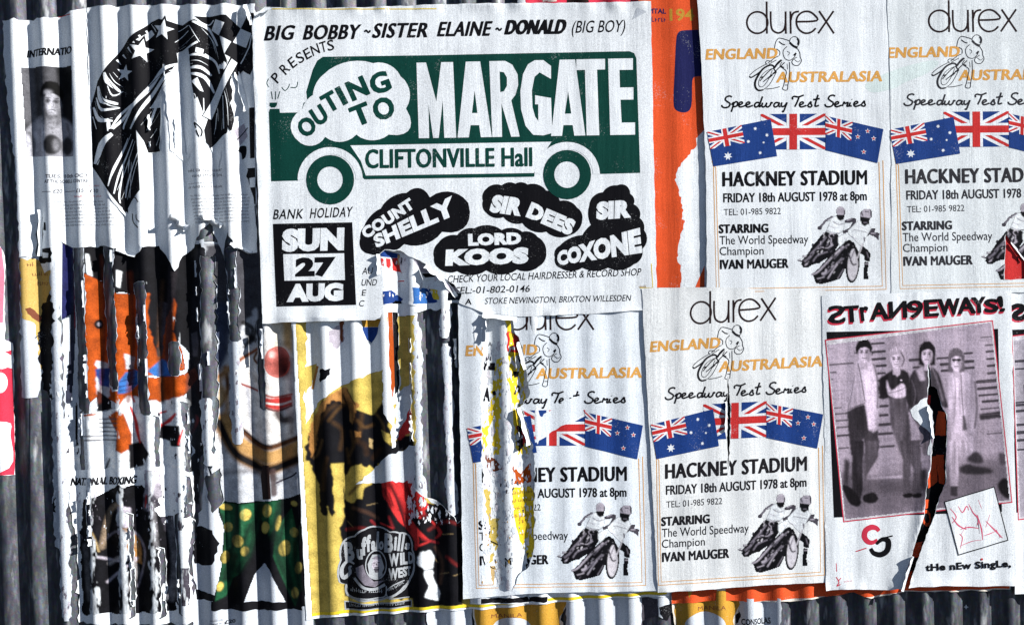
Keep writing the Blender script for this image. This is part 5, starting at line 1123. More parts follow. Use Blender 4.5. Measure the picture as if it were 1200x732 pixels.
# bills along the bottom
b = Bill('orange_poster', 'orange poster showing as a strip under the bottom edges of the band and speedway posters', 'poster', None, (980, 706), k=.5, layer=1.6, seed=28, wr=.3, cell=(3, 10))
b.sheet(rag([(785, 640), (1030, 620), (1060, 400), (1120, 400), (1140, 560), (1180, 640), (1182, 689), (1120, 692), (1060, 692), (1020, 700), (1000, 693), (962, 699), (950, 701), (926, 704), (890, 704), (840, 702), (787, 707)], .5, 6, 6), CREAM)
zs = Z(960, 375, 4.72); zt = Z(960, 520, 4.067)
b.ink('print', [(poly([(786, 641), (1030, 621), (1072, 640), (1180, 645), (1181, 688), (1100, 691), (1060, 691), (1020, 698), (962, 698), (890, 703.5), (787, 706.5)], 1), ORANGE), (poly([(1058, 402), (1118, 402), (1118, 560), (1090, 640), (1075, 672), (1050, 676), (1066, 600), (1080, 520)], 1.6), BLACK),
    (poly(rag(zs([(585, 410), (615, 415), (610, 470), (585, 460)]), .4, 3, 3), 2.4), RED), (poly(rag(zs([(655, 500), (692, 510), (692, 635), (636, 638)]), .4, 3, 4), 2.4), ORANGE), (poly(rag(zt([(525, 60), (560, 55), (560, 180), (515, 210)]), .4, 3, 5), 2.4), ORANGE), (poly(rag(zt([(556, 50), (590, 50), (592, 190), (570, 185)]), .4, 3, 5), 2.4), ORANGE), (poly(rag(zt([(486, 262), (522, 262), (515, 300), (484, 300)]), .4, 3, 8), 2.4), ORANGE), (poly(rag(zt([(392, 636), (440, 600), (420, 690), (385, 690)]), .4, 3, 8), 2.4), ORANGE), (poly(rag(zt([(436, 470), (486, 460), (474, 540), (424, 540)]), .5, 3, 6), 2.4), ORANGE)])
b.ink('lettering', [(join(*[letter(c, *zt([(x, y)])[0], w / 4.067, h / 4.067, -8, .03, 0, 2.4) for c, x, y, w, h in (('O', 507, 350, 46, 80), ('0', 424, 570, 20, 28), ('2', 416, 612, 20, 28))]), ORANGE)])
for (u0, u1, vb, lbl, sd_, tx) in ((556, 662, 760, 'mustard poster with a grey disc at the bottom edge, under the yellow-torn speedway poster', 81, (576, 612)), (790, 866, 758, 'crumpled mustard poster at the bottom edge, under the orange strip', 82, (818, 850))):
    b = Bill('mustard_poster', lbl, 'poster', 'mustard posters along the bottom', ((u0 + u1) / 2, vb), k=.75, layer=1.3, seed=sd_, wr=.6, cell=(3, 10), buck=.9)
    b.sheet(rag([(u0, 690), (u1, 688), (u1 + 2, 706), (u1 - 4, 720), (u1 - 2, vb), (u0 + 4, vb), (u0 - 2, 716)], .8, 5, sd_), CREAM)
    b.ink('print', [(poly(rag([(u0 + 1, 691), (u1 - 1, 690), (u1 + 1, 708), (u1 - 6, 722), (u1 - 6, vb - 1), (u0 + 6, vb - 1), (u0, 716)], .8, 5, sd_ + 1), 1), MUSTARD), (poly(ell(u0 + 44 - (8 if sd_ == 82 else 0), 738 - (6 if sd_ == 82 else 0), 24, 16), 2), GREYP)])
    b.ink('lettering', [(text('MANILA', (tx[0], 723.5 - (sd_ == 82) * 9), (tx[1], 721.5 - (sd_ == 82) * 9), 4.6, .0, .0, 3), BROWN)])
b = Bill('torn_notice', 'grey torn notice with black letters at the bottom edge beside the mustard poster', 'poster scrap', None, (888, 760), k=.8, layer=2.2, seed=83, wr=.5, cell=(3, 8))
b.sheet(rag([(862, 700), (914, 700), (914, 765), (870, 765), (868, 740), (858, 736), (853, 722)], .7, 5, 7), GREYP)
b.ink('lettering', [(text('CONSOLAS', (868.5, 731), (903, 730), 7.2, .03, 0, 1), BLACK)])
b.ink('print', [(poly(rag([(853, 722), (860, 703), (864, 706), (868, 722), (860, 736)], .5, 3, 7), 1), BLACK)])
b = Bill('paper_scrap', 'grey torn paper hanging at the bottom edge below the wild west poster', 'poster scrap', None, (520, 760), k=.85, layer=1.6, seed=84, wr=.6, cell=(3, 8), buck=.8)
b.sheet(rag([(502, 700), (552, 700), (556, 765), (506, 765), (500, 735)], .8, 5, 8), GREYP)
b = Bill('paper_scrap', 'grey torn paper between the two mustard posters', 'poster scrap', None, (700, 760), k=.85, layer=1.0, seed=85, wr=.6, cell=(3, 8), buck=.8)
b.sheet(rag([(662, 696), (790, 692), (790, 712), (782, 726), (770, 720), (752, 728), (748, 765), (664, 765)], 1.0, 5, 8), GREYP)
b.ink('print', [(poly(rag([(752, 700), (770, 700), (772, 728), (764, 742), (752, 730)], .7, 4, 7), 1), DARK), (poly(rag([(772, 710), (790, 706), (786, 720), (780, 734)], .7, 4, 7), 1), BLACK)])
b = Bill('star_sticker', 'tiny white four-pointed star mark on the bare iron below the band poster', 'sticker', None, (1133, 714), k=1, layer=.6, seed=86, wr=0, cell=(1, 2))
b.sheet(starp(1133.5, 711.5, 3, 4, .35), WHITE)
# inner music bill revealed by the long tear of the speedway bill
zy = Z(535, 350, 4.07); zx = Z(535, 520, 3.453)
b = Bill('music_poster', 'yellow and white poster with black letters seen through the tear of a speedway poster', 'poster', None, (596, 700), k=.6, layer=2.6 + 2.0, seed=29, wr=.7, cell=(2.5, 8), buck=.9)
b.sheet(rag([(556, 366), (640, 360), (642, 706), (556, 706)], .3, 8, 5))
b.ink('print', [(poly(rag(zy([(235, 90), (262, 95), (262, 160), (300, 180), (330, 480), (350, 740), (290, 740), (270, 560), (250, 400), (245, 200)]), .9, 4, 3), 1), BRIGHTY), (poly(rag(zy([(190, 290), (215, 280), (212, 440), (205, 740), (175, 740), (185, 560), (150, 620), (130, 740), (125, 640), (165, 480)]), 1.2, 4, 4), 1), BRIGHTY),
    (poly(rag(zy([(245, 155), (290, 165), (305, 215), (300, 255), (243, 250)]), .7, 3, 5), 1.7), RED), (poly(rag(zy([(250, 160), (272, 165), (272, 225), (252, 228)]), .6, 3, 5), 2.4), BRIGHTY), (poly(rag(zy([(290, 600), (320, 620), (335, 680), (300, 720)]), .7, 3, 5), 1.7), RED), (poly(rag(zy([(290, 600), (310, 610), (320, 700), (300, 730), (285, 680)]), .7, 3, 6), 2.4), BLACK), (poly(rag(zy([(130, 300), (185, 305), (185, 340), (130, 340)]), .5, 3, 6), 1.7), BLACK), (poly(rag(zy([(140, 275), (165, 272), (165, 295), (138, 298)]), .5, 3, 6), 1.7), DARK), (poly(rag(zy([(268, 345), (300, 345), (295, 370), (275, 375)]), .5, 3, 6), 2.4), BLACK), (poly(rag(zy([(290, 270), (308, 265), (308, 310), (295, 310)]), .5, 3, 6), 2.4), BLACK), (poly(rag(zy([(168, 440), (205, 435), (205, 455), (175, 460)]), .5, 3, 6), 2.4), BLACK),
    (poly(rag(zx([(228, 85), (262, 120), (300, 70), (302, 150), (270, 160), (232, 160)]), .5, 3, 4), 1.7), DEEPOR), (poly(rag(zx([(225, 172), (312, 165), (316, 455), (286, 460), (265, 400), (240, 330), (228, 250)]), .8, 4, 5), 1.2), BRIGHTY), (poly(rag(zx([(110, 180), (135, 178), (145, 300), (175, 300), (160, 440), (130, 480), (140, 390), (130, 300)]), 1.2, 4, 6), 1.2), YELLOW), (poly(rag(zx([(135, 490), (160, 490), (152, 580), (142, 590)]), .7, 4, 6), 1.2), TAN), (poly(rag(zx([(286, 460), (312, 456), (310, 520), (290, 530), (280, 490)]), .5, 3, 5), 1.2), BLACK), (poly(rag(zx([(118, 40), (160, 60), (190, 100), (150, 110), (115, 90)]), .6, 3, 6), 1.4), BROWN), (stroke(zx([(138, 390), (168, 405)]), 1.6, 2.4, 0), BLACK), (stroke(zx([(135, 490), (150, 500), (162, 490)]), 1, 2.4), BLACK), (poly(rag(zx([(100, 620), (370, 612), (366, 634), (100, 640)]), .4, 4, 6), 1.2), BLACK)])
b.ink('lettering', [(letter('A', *zy([(145, 455)])[0], 8, 16, 4, .06, 0, 3), BLACK), (letter('A', *zy([(292, 430)])[0], 8, 13, 8, .07, 0, 3), BLACK), (letter('A', *zy([(160, 215)])[0], 4, 5, 0, .0, 0, 3), BLACK), (join(*[greek(zx([(226, 202 + 31 * i)])[0], zx([(312, 194 + 31 * i)])[0], 3.2, 3, i) for i in range(4)]), BROWN), (text('M', zx([(198, 486)])[0], zx([(222, 484)])[0], 9, .03, 0, 3), BLACK)])
bits(b, 'paper_fleck', 260, (563, 400, 624, 696), [PAPER, PAPER, GREYP, PALE], (.7, 3.4), 30, 4)
bits(b, 'paper_fleck', 60, (564, 560, 622, 690), [DARK, MUSTARD, LIGHT], (.4, 1.4), 33, 6.5)

# ------------------------------------------------------------------ upper layers
SMEAR = cr([(1012, 104), (1016, 96), (1030, 90), (1056, 80), (1090, 72), (1097, 77), (1082, 88), (1058, 98), (1045, 105), (1022, 110)], 4, True)
TEAR4 = rag([(566, 372), (600, 372), (602, 386), (609, 399), (616, 431), (621, 461), (610, 475), (616, 500), (624, 520), (626, 545), (626, 640), (620, 662), (608, 672), (600, 690), (586, 690), (572, 676), (567, 650), (566, 560), (565, 500), (563, 450), (566, 420)], .8, 4, 3)
def post4(q):
    q.inkcuts = []
    q.ink('torn_patch', [(poly(rag(Z(590, 360, 3.852)([(145, 590), (150, 520), (200, 470), (270, 420), (320, 405), (345, 480), (330, 500), (250, 540), (190, 575)]), .6, 4, 3), 3), WHITE), (poly(rag(Z(590, 360, 3.852)([(320, 400), (368, 405), (362, 470), (345, 500), (332, 470)]), .6, 3, 4), 3.7), BLACK), (poly(rag(Z(590, 360, 3.852)([(170, 510), (230, 480), (245, 490), (190, 525)]), .5, 3, 4), 3.6), TAN), (poly(rag(Z(590, 542, 3.852)([(192, 35), (215, 15), (225, 80), (200, 90)]), .5, 3, 5), 3.6), MUSTARD)])
    curl_flap(q, 'torn_flap', (622, 520), (610, 476), 7, 3, PAPER, 150, .5, seed=21)
    curl_flap(q, 'torn_flap', (617, 432), (609, 400), 6, 2.4, PAPER, 130, .5, seed=22)
    curl_flap(q, 'torn_flap', (566, 374), (564, 400), 7, 3, PAPER, 150, .5, seed=23)
speedway('white speedway poster split by a long yellow tear, beside the wild west poster', affine([(0, 0), (1, 0), (0, 1)], [(-280, 345), (-279, 345), (-280, 346)]),
    rag([(537, 356), (552, 352), (640, 350), (764, 345), (770, 690), (700, 692), (626, 693), (543, 700)], .25, 9, 61), (650, 695), extra=lambda u, v: 3.2 * np.clip((v - 682) / 16, 0, 1) ** 1.5 * np.clip(vnoise(u / 17 + 5, v * 0 + 2) * 2 - .7, 0, 1), paper=PAPERS[1], k=.15, layer=5.4, seed=31, wr=.55, buck=.3, cuts=[TEAR4],
    inkcuts=[rag(Z(590, 360, 3.852)([(145, 590), (150, 520), (200, 470), (270, 420), (340, 400), (365, 470), (330, 500), (250, 540), (190, 575)]), .6, 4, 3)], post=post4)
def k_m(u, v):
    return .03 + .40 * np.clip((330 - u) / 40, 0, 1) + .10 * np.clip((v - 300) / 80, 0, 1)
b = Bill('outing_poster', 'white poster with a green bus outing drawing and black cloud lettering', 'poster', None, (540, 372), k=k_m, layer=6.0, extra=lambda u, v: 3.5 * np.clip((v - 356) / 16, 0, 1) ** 1.5 * np.clip(vnoise(u / 21 + 8, v * 0 + 4) * 2 - .6, 0, 1) + 2.5 * np.clip((24 - v) / 16, 0, 1) ** 1.5 * np.clip(vnoise(u / 16 + 1, v * 0 + 6) * 2 - .8, 0, 1) + 2.2 * np.clip((314 - u) / 12, 0, 1) * np.clip(vnoise(u * 0 + 3, v / 24) * 2 - .7, 0, 1), seed=32, wr=.46, cell=(3.5, 10), buck=.25)
TEARM = rag(zf([(60, 110), (90, 85), (165, 75), (260, 95), (340, 105), (420, 150), (480, 170), (560, 205), (610, 265), (670, 300), (760, 350), (815, 420), (790, 440), (780, 560), (775, 640), (200, 640), (215, 540), (190, 400), (180, 250), (165, 150), (100, 130)]), .5, 4, 5)
TEARM = rag([(446, 298), (452, 293), (470, 294), (484, 302), (500, 310), (513, 322), (524, 328), (541, 343), (538, 356), (537, 380), (444, 380), (449, 366), (449, 345), (447, 320)], .6, 4, 5)
b.cuts = [TEARM]
b.sheet(rag([(297, 30), (300, 20), (312, 10), (345, 12), (420, 11), (520, 7), (600, 6), (700, 5), (762, 3.5), (765, 170), (769, 337), (769, 362), (700, 367), (610, 371), (566, 366), (536, 354), (446, 372), (440, 375), (345, 377), (309, 379), (303, 200)], .3, 7, 71))
z5 = Z(290, 0, 3.852); z6 = Z(290, 180, 3.852)
hl = []
for t, x0, x1, y, wgt, cp in (('BIG', 312, 347.5, 49, .02, 16.5), ('BOBBY', 357.5, 424, 48.2, .02, 16.5), ('SISTER', 438, 504.5, 46.2, .02, 16.5), ('ELAINE', 514, 577, 44.4, .02, 16.5), ('DONALD', 593, 664, 42, .034, 16)):
    hl.append(text(t, (x0 - 1, y), (x1 - 4, y - .8), cp, .004, .26, 1, 1.08, fat=wgt * 44))
hl.append(text('(BIG BOY)', (669, 40.6), (731, 39.4), 14, .006, .22, 1))
hl += [stroke([(x, y + 1), (x + 2, y - 1), (x + 4.5, y + 1.5), (x + 7, y - 1)], 2.2, 1) for x, y in ((428, 38.5), (581, 36))]
b.ink('headline_lettering', [(join(*hl), BLACK)])
b.ink('presents_lettering', [(join(*[letter(c, *z5([(x, y)])[0], w, 12.2, r_, .012, .1, 1) for c, x, y, r_, w in (('P', 133, 358, -52, 8), ('R', 172, 318, -50, 9), ('E', 206, 290, -40, 7.5), ('S', 240, 268, -35, 8), ('E', 273, 250, -30, 7.5), ('N', 308, 232, -24, 9.5), ('T', 344, 219, -18, 8), ('S', 377, 212, -14, 8))]), BLACK)])
def arc(cx, cy, r, a0, a1, n=10): return [(cx + r * math.cos(R(a0 + (a1 - a0) * i / n)), cy + r * math.sin(R(a0 + (a1 - a0) * i / n))) for i in range(n + 1)]
W1, W2, RW = (388, 211.5), (664.3, 205.5), 38
bus = [(316.3, 133), (317.5, 128.8)] + [(329, 128.8), (329.5, 133.5), (354, 133)] + z5([(258, 470), (275, 460), (270, 420), (300, 320), (320, 280), (345, 263)]) + [(500, 66.5), (737, 61.8), (742.5, 64), (745, 70), (749.5, 203.5), (703, 204.8)] + arc(*W2, RW, 0, -166, 16)[1:] + [(626, 208), (428, 211)] + arc(*W1, RW, -4, -176, 16) + [(350.5, 212.5), (319, 213.2)]
bs = b.ink('bus_body', [(poly(bus, 1), GREEN), (poly(z5([(105, 468), (140, 468), (138, 480), (130, 490), (112, 490), (104, 482)]), 1.2), GREEN), (join(*[stroke(z5(p), 1.0, 1) for p in ([(112, 418), (118, 452)], [(132, 418), (132, 455)], [(152, 418), (142, 450)], [(100, 360), (92, 380), (100, 398)], [(160, 400), (175, 415), (190, 400), (195, 385)], [(200, 400), (225, 400), (232, 375)])]), GREEN)], label='bottle green bus body with a smoking radiator cap')
b.ink('window_panel', [(poly([(411.5, 171.5), (646, 167.2), (634, 186), (625.5, 203.6), (429.5, 206.6), (424, 190)], 2), WHITE)], bs)
b.ink('wheel_arch', [(poly(arc(*W1, RW + .1, -1, -179, 18) + arc(*W1, 30, -179, -1, 18), 2.6), WHITE)], bs); b.ink('wheel_arch', [(poly(arc(*W2, RW + .1, -1, -179, 18) + arc(*W2, 30, -179, -1, 18), 2.6), WHITE)], bs)
for W in (W1, W2): b.ink('wheel', [(ring(*W, 15, 28, 3.3, 1.03), GREEN)], bs)
b.ink('destination_lettering', [(text('CLIFTONVILLE Hall', (429.5, 198), (623, 195.6), 21.5, .008, 0, 3, 1.05, fat=.9), GREEN)], bs)
cp = z5([(252, 498), (300, 435), (345, 345), (570, 292), (693, 350), (718, 495), (640, 612), (495, 612), (355, 622), (245, 650)])
b.ink('smoke_cloud', [(poly(cloud(cp, [.1, .1, .14, .18, .2, .46, .18, .2, .22, .32]), 3), WHITE)], bs)
ll = [letter(c, *z5([(x, y)])[0], w / 3.852, h / 3.852, r_, .03, 0, 4, fat=.7) for c, x, y, w, h, r_ in (('O', 272, 577, 74, 80, -33), ('U', 328, 525, 60, 82, -32), ('T', 378, 465, 64, 86, -30), ('I', 428, 438, 22, 86, -28), ('N', 500, 405, 84, 90, -24), ('G', 600, 380, 86, 92, -20), ('T', 515, 522, 84, 92, -22), ('O', 617, 495, 92, 96, -16))]
b.ink('cloud_lettering', [(join(*ll), GREEN)], bs)
# heavy condensed MARGATE
def GL(x0, x1, pl, top0=75.2, bot0=163.2):
    sl = -.0205
    o = []
    for p in pl:
        q = []
        for x, y in p:
            u = x0 + (x1 - x0) * x; q.append((u, (top0 + (u - 488.6) * sl) * (1 - y) + (bot0 + (u - 488.6) * (sl + .004)) * y))
        o.append(q)
    return poly(o, 4)
ma = [GL(488.6, 535, [[(0, 0), (.24, 0), (.50, .52), (.62, 0), (.92, 0), (1, 1), (.70, 1), (.66, .5), (.56, 1), (.42, 1), (.30, .55), (.32, 1), (.06, 1)]]),
      GL(536.5, 576.5, [[(.24, 0), (.66, 0), (1, 1), (.68, 1), (.63, .84), (.38, .84), (.33, 1), (0, 1)], [(.50, .38), (.58, .68), (.42, .68)]]),
      GL(573.5, 609, [[(0, 0), (.52, 0), (.75, .05), (.93, .18), (.95, .32), (.86, .45), (.72, .52), (1, 1), (.72, 1), (.40, .56), (.42, 1), (.10, 1)], [(.34, .14), (.48, .15), (.58, .22), (.58, .33), (.48, .40), (.36, .41)]]),
      GL(609.8, 647, [[(.45, 0), (.72, .0), (.96, .08), (.96, .25), (.60, .16), (.44, .22), (.36, .40), (.38, .62), (.46, .74), (.56, .80), (.56, .58), (.46, .58), (.46, .46), (.96, .50), (1, .96), (.72, .99), (.40, .98), (.16, .86), (.02, .64), (.0, .40), (.08, .18), (.24, .05)]]),
      GL(645.5, 685.5, [[(.25, 0), (.70, 0), (1, 1), (.68, 1), (.63, .86), (.36, .86), (.32, 1), (0, 1)], [(.50, .42), (.59, .71), (.40, .71)]]),
      GL(675, 708.5, [[(0, 0), (1, 0), (1, .14), (.72, .14), (.80, 1), (.36, 1), (.30, .14), (0, .14)]]),
      GL(712, 743.5, [[(0, 0), (.92, 0), (.92, .15), (.42, .15), (.44, .38), (.94, .38), (.94, .54), (.46, .54), (.50, .84), (1, .84), (1, 1), (.08, 1)]])]
ma = [t for t in ma]
for i, t in enumerate(ma): t[:, :, 2] += .25 * (i % 2)
b.ink('town_lettering', [(join(*ma), WHITE)], bs)
b.ink('holiday_lettering', [(text('BANK', (321, 257.6), (356, 256.8), 11.5, .016, .2, 1, 1.1), BLACK), (text('HOLIDAY', (364, 256.4), (413, 254.4), 11.5, .016, .2, 1, 1.1), BLACK)])
dp = b.ink('date_panel', [(poly([(321, 262.8), (413.8, 261), (418.3, 357.2), (325, 359.2)], 1), BLACK), (poly([(333.2, 298.2), (404.2, 297), (405.2, 328.2), (334.6, 329)], 1.8), WHITE)])
b.ink('date_lettering', [(text('SUN', (331.5, 295.4), (404, 293.6), 26.5, .075, .05, 2, 1.06), WHITE), (text('AUG', (337, 354), (403, 352.4), 21, .075, .05, 2, 1.04), WHITE), (text('27', (347, 324.4), (394, 323.2), 22, .07, .05, 3, 1.08), BLACK)], dp)
cl = [('rounded black cloud with the words on two rising lines', z6([(512, 385), (530, 330), (605, 250), (720, 180), (825, 200), (998, 225), (880, 355), (710, 410), (545, 452), (515, 430)]), [.1, .1, .14, .3, .22, .35, .16, .14, .1, .1],
       [text('COUNT', (430, 281), (487.5, 243.5), 13.5, .06, 0, 2, 1.08), text('SHELLY', (442, 291), (537.5, 251), 14.5, .055, .06, 2, 1.05, False, 1.55)]),
      (None, [(566, 236), (570, 222), (588, 218), (604, 216), (618, 217), (640, 224), (656, 236), (676, 244), (682, 258), (668, 276), (640, 272), (612, 262), (590, 255), (570, 250)], .16,
       [text('SIR', (573, 249), (610, 254), 21, .075, .12, 2, 1.06), text('DEES', (615.5, 254.5), (668, 277), 19, .07, .0, 2, 1.08, False, 1.0)]),
      (None, [(509, 302), (514, 285), (536, 276), (556, 268), (588, 270), (612, 272), (630, 278), (640, 296), (632, 312), (606, 316), (570, 317), (536, 318), (514, 314)], .15,
       [text('LORD', (549, 288.5), (611, 286.5), 14, .07, .0, 2, 1.06), text('KOOS', (522, 311.8), (619, 309), 19, .085, .08, 2, 1.06)]),
      (None, [(650, 302), (656, 288), (682, 276), (692, 264), (690, 242), (706, 226), (722, 218), (738, 228), (742, 240), (749, 256), (754, 270), (752, 292), (742, 310), (712, 314), (682, 314), (656, 314)], [.2, .1, .05, .1, .2, .15, .3, .2, .2, .15, .2, .2, .15, .12, .15, .2],
       [text('SIR', (698, 258.5), (739, 255.5), 21, .075, .1, 2, 1.06), text('COXONE', (653.5, 311.5), (752, 296.5), 15.5, .07, .06, 2, 1.04, False, 1.9)])]
for lb, cu_, bu, tx in cl:
    c = b.ink('name_cloud', [(poly(cloud(cu_, bu), 1), BLACK)]); 
    for t in tx: b.ink('name_lettering', [(t, WHITE)], c)
b.ink('small_lettering', [(text('AU', (425, 321.5), (437, 321), 7.6, .01, .2, 1), BLACK), (text('UND', (424, 335), (442, 334.6), 7.6, .01, .2, 1), BLACK), (text('E', (424.5, 346.5), (429, 346.4), 7, .01, .2, 1), BLACK), (text('C', (421, 359), (427, 358.8), 7, .01, .2, 1), BLACK)])
b.ink('small_lettering', [(text('CHECK YOUR LOCAL HAIRDRESSER & RECORD SHOP', (524.5, 331.5), (750, 322.8), 8.2, .006, .2, 1), BLACK), (text('TEL:-01-802-0146', (531, 344.6), (620.5, 342), 8, .01, .2, 1), BLACK), (text('A ', (545, 357), (553, 356.8), 7, .02, .1, 1), BLACK), (text('STOKE NEWINGTON, BRIXTON WILLESDEN', (568, 356.3), (738, 352.6), 7.2, .006, .2, 1), BLACK)])
b.ink('edge_line', [(stroke([(320, 12.6), (400, 12.8), (512, 12.6)], 1.2, 1, 3), BRIGHTY)]); b.ink('corner_mark', [(stroke([(762.5, 309), (764.2, 337), (749, 337.4)], .9, 1, 0), BRIGHTY), (greek((748, 337), (760, 336.6), 2.2, 2), MUSTARD), (poly([(740, 25), (757, 16), (746, 11)], 1), GREYP)])
curl_flap(b, 'torn_flap', (522, 326), (500, 310), 7, 3, PAPER, 150, .5, seed=31)
curl_flap(b, 'torn_flap', (447, 322), (446, 298), 5, 2.2, PAPER, 130, .5, seed=32)
curl_flap(b, 'torn_flap', (318, 10), (299, 18), 5, 2.5, PAPER, 130, .5, seed=33)
curl_flap(b, 'torn_flap', (606, 371), (566, 366), 8, 3.2, PAPER, 120, .6, seed=34, label='lifted bottom edge curling forward')

speedway('white speedway poster at the top, left of its twin and right of the orange strip', None, rag([(812, -60), (820, 60), (826, 200), (827, 347), (900, 348), (1050, 346), (1048, -60)], .25, 9, 62), (930, 347), k=.04, layer=6.6, seed=33, wr=.42, buck=.2, post=lambda q: q.ink('paste_smear', [(tri(SMEAR, .4), SAGE)]))
RT = rag([(1175.4, 275), (1198, 305), (1198, 327), (1174, 327.5)], .3, 4, 5)
def post2(q):
    q.ink('paste_smear', [(tri([(u - 212.5, v + 2.5) for u, v in SMEAR], .4), SAGE)])
    curl_flap(q, 'torn_flap', (1198, 305), (1182, 284), 2, 1.0, PAPER, 110, .3, seed=41)
b = Bill('red_poster', 'red poster showing as a triangle through the tear of the top right speedway poster', 'poster', None, (1190, 335), k=.1, layer=5.6, seed=34, wr=.2)
b.sheet(rag([(1160, 262), (1230, 262), (1230, 336), (1160, 336)], .4, 8, 6)); b.ink('print', [(poly([(1161, 263), (1229, 263), (1229, 335), (1161, 335)], 1), RED)]); b.ink('lettering', [(text('NE', (1189, 306), (1204, 305), 5, .02, 0, 2), BLACK)])
S2 = affine([(826, 71.4), (843, 315.5), (1014, 217), (846, 219)], [(1038, 69.6), (1057, 311.8), (1228.5, 213.5), (1058.8, 215.8)])
speedway('white speedway poster in the top right corner with a small red tear', S2, rag([(1034, -60), (1040, 60), (1042, 200), (1042, 345), (1120, 344), (1270, 341), (1262, -60)], .25, 9, 63), (1150, 344), paper=PAPERS[2], black=FADEDBLACK, k=.04, layer=7.3, seed=35, wr=.45, buck=.2, cuts=[RT], post=post2)
S3 = affine([(826, 71.4), (843, 315.5), (1014, 217), (921.7, 314)], [(761.3, 412), (774.3, 655.5), (943, 549.5), (854, 652.5)])
def post3(q): curl_flap(q, 'torn_flap', (850, 505), (851, 470), 3, 1.6, PAPER, 150, .4, seed=43)
speedway('white speedway poster with a thin vertical crack through its flags, left of the band poster', S3, rag([(751, 338), (830, 336.5), (965, 340), (974, 680), (900, 683), (860, 686), (770, 692), (763, 560)], .3, 8, 64), (868, 690), extra=lambda u, v: 3.2 * np.clip((v - 676) / 16, 0, 1) ** 1.5 * np.clip(vnoise(u / 17 + 3, v * 0 + 2) * 2 - .7, 0, 1), paper=PAPERS[0], black=SOFTBLACK, k=.07, layer=7.2, seed=36, wr=.62, buck=.3,
    cuts=[rag([(851.5, 440), (853, 452), (855, 480), (854, 510), (852.5, 550), (851, 520), (851.4, 480)], .4, 4, 6)], post=post3)
# ------------------------------------------------------------------ band poster
z9 = Z(890, 360, 3.852); z0 = Z(890, 180, 3.852)
TEARS = rag(zs([(590, 215), (602, 290), (606, 362), (640, 380), (662, 470), (690, 520), (692, 640), (688, 730)]) + zt([(592, 60), (590, 180), (560, 250), (532, 350), (480, 480), (436, 610), (412, 690), (385, 690), (392, 640), (450, 450), (490, 330), (496, 220), (520, 100), (528, 0)]) + zs([(620, 640), (615, 500), (585, 460), (588, 400), (596, 340)]), .35, 4, 3)
def lift_s(u, v):
    # paper peeled forward along the left side of the long tear
    c = np.interp(v, [440, 500, 560, 620, 690], [1089, 1092, 1086, 1074, 1055])
    return 3.0 * np.clip((v - 672) / 16, 0, 1) ** 1.5 * np.clip(vnoise(u / 15 + 4, v * 0 + 7) * 2 - .7, 0, 1) + 2.4 * np.clip(1 - np.abs(u - c + 1) / 12, 0, 1) ** 1.5 * (u < c + 6) * np.clip((v - 470) / 60, 0, 1)
b = Bill('band_poster', 'band photograph poster with a long orange and black tear and a tilted card', 'poster', 'band posters', (1075, 690), k=.08, layer=8.0, seed=37, wr=.6, cell=(3, 9), buck=.25, extra=lift_s)
b.cuts = [TEARS]
b.sheet(rag([(961, 346), (1060, 343), (1182, 341), (1185, 500), (1187, 684), (1150, 685), (1100, 684), (1058, 687), (1030, 689), (1000, 688), (966, 690), (964, 500)], .35, 8, 65))
nm = []
for off, m_, lv in (((-1.2, 2.2), CRIMSON, 1), ((0, 0), BLACK, 1.8)):
    L = []
    for c, x0, x1, y, cp_, fl in (('S', 306, 378, 72, 76, 1), ('T', 378, 440, 68, 72, 0), ('r', 452, 486, 62, 74, 0), ('A', 494, 572, 56, 74, 0), ('N', 578, 654, 50, 74, 1), ('9', 660, 728, 48, 76, 0), ('E', 738, 796, 42, 74, 0), ('W', 800, 892, 36, 72, 0), ('A', 886, 962, 30, 72, 0), ('Y', 950, 1010, 27, 70, 0), ('s', 1006, 1066, 24, 70, 0), ('!', 1076, 1094, 20, 68, 0)):
        p = z9([(x0, y), (x1, y - 4)]); sc_ = cp_ / 3.852
        L.append(text(c, (p[0][0] + off[0], p[0][1] + off[1]), (p[1][0] + off[0], p[1][1] + off[1]), sc_ if c != 'r' and c != 's' else sc_ * 1.25, .01, 0, lv + .12 * (len(L) % 3), 1, bool(fl), fat=.75 if c in '9rs' else 1.1))
    nm.append((join(*L), m_))
b.ink('title_lettering', nm)
b.ink('black_panel', [(poly([(966.5, 388.6), (1166.5, 385), (1171, 598), (975, 604.5)], 1), BLACK)])
PQ = [(964.5, 397.6), (1160.5, 374.8), (1183, 587.2), (986, 610.2)]
pf = flag_quad(*PQ)
ph = b.ink('photo_border', [(poly(PQ, 2), CRIMSON), (poly(pf([(.006, .006), (.994, .006), (.994, .994), (.006, .994)]), 2.5), PALE)])
c = Canvas(964, 374, 1186, 612, .8); g_ = lambda q: (q * 1.05, q * .91, q * 1.08)
c.soft(pf([(.010, .03), (.986, .012), (.986, .985), (.014, .985)]), g_(.36), .3); keep = c.A.copy()
c.soft(pf([(.0, .0), (1, .0), (1, .25), (0, .3)]), g_(.42), 8, .7); c.soft(pf([(.0, .8), (1, .74), (1, 1), (0, 1)]), g_(.15), 6, .8); c.soft(pf([(.52, .0), (.6, .0), (.6, .8), (.52, .8)]), g_(.28), 3, .8); c.soft(pf([(.36, .0), (.42, .0), (.42, .8), (.36, .8)]), g_(.27), 3, .8)
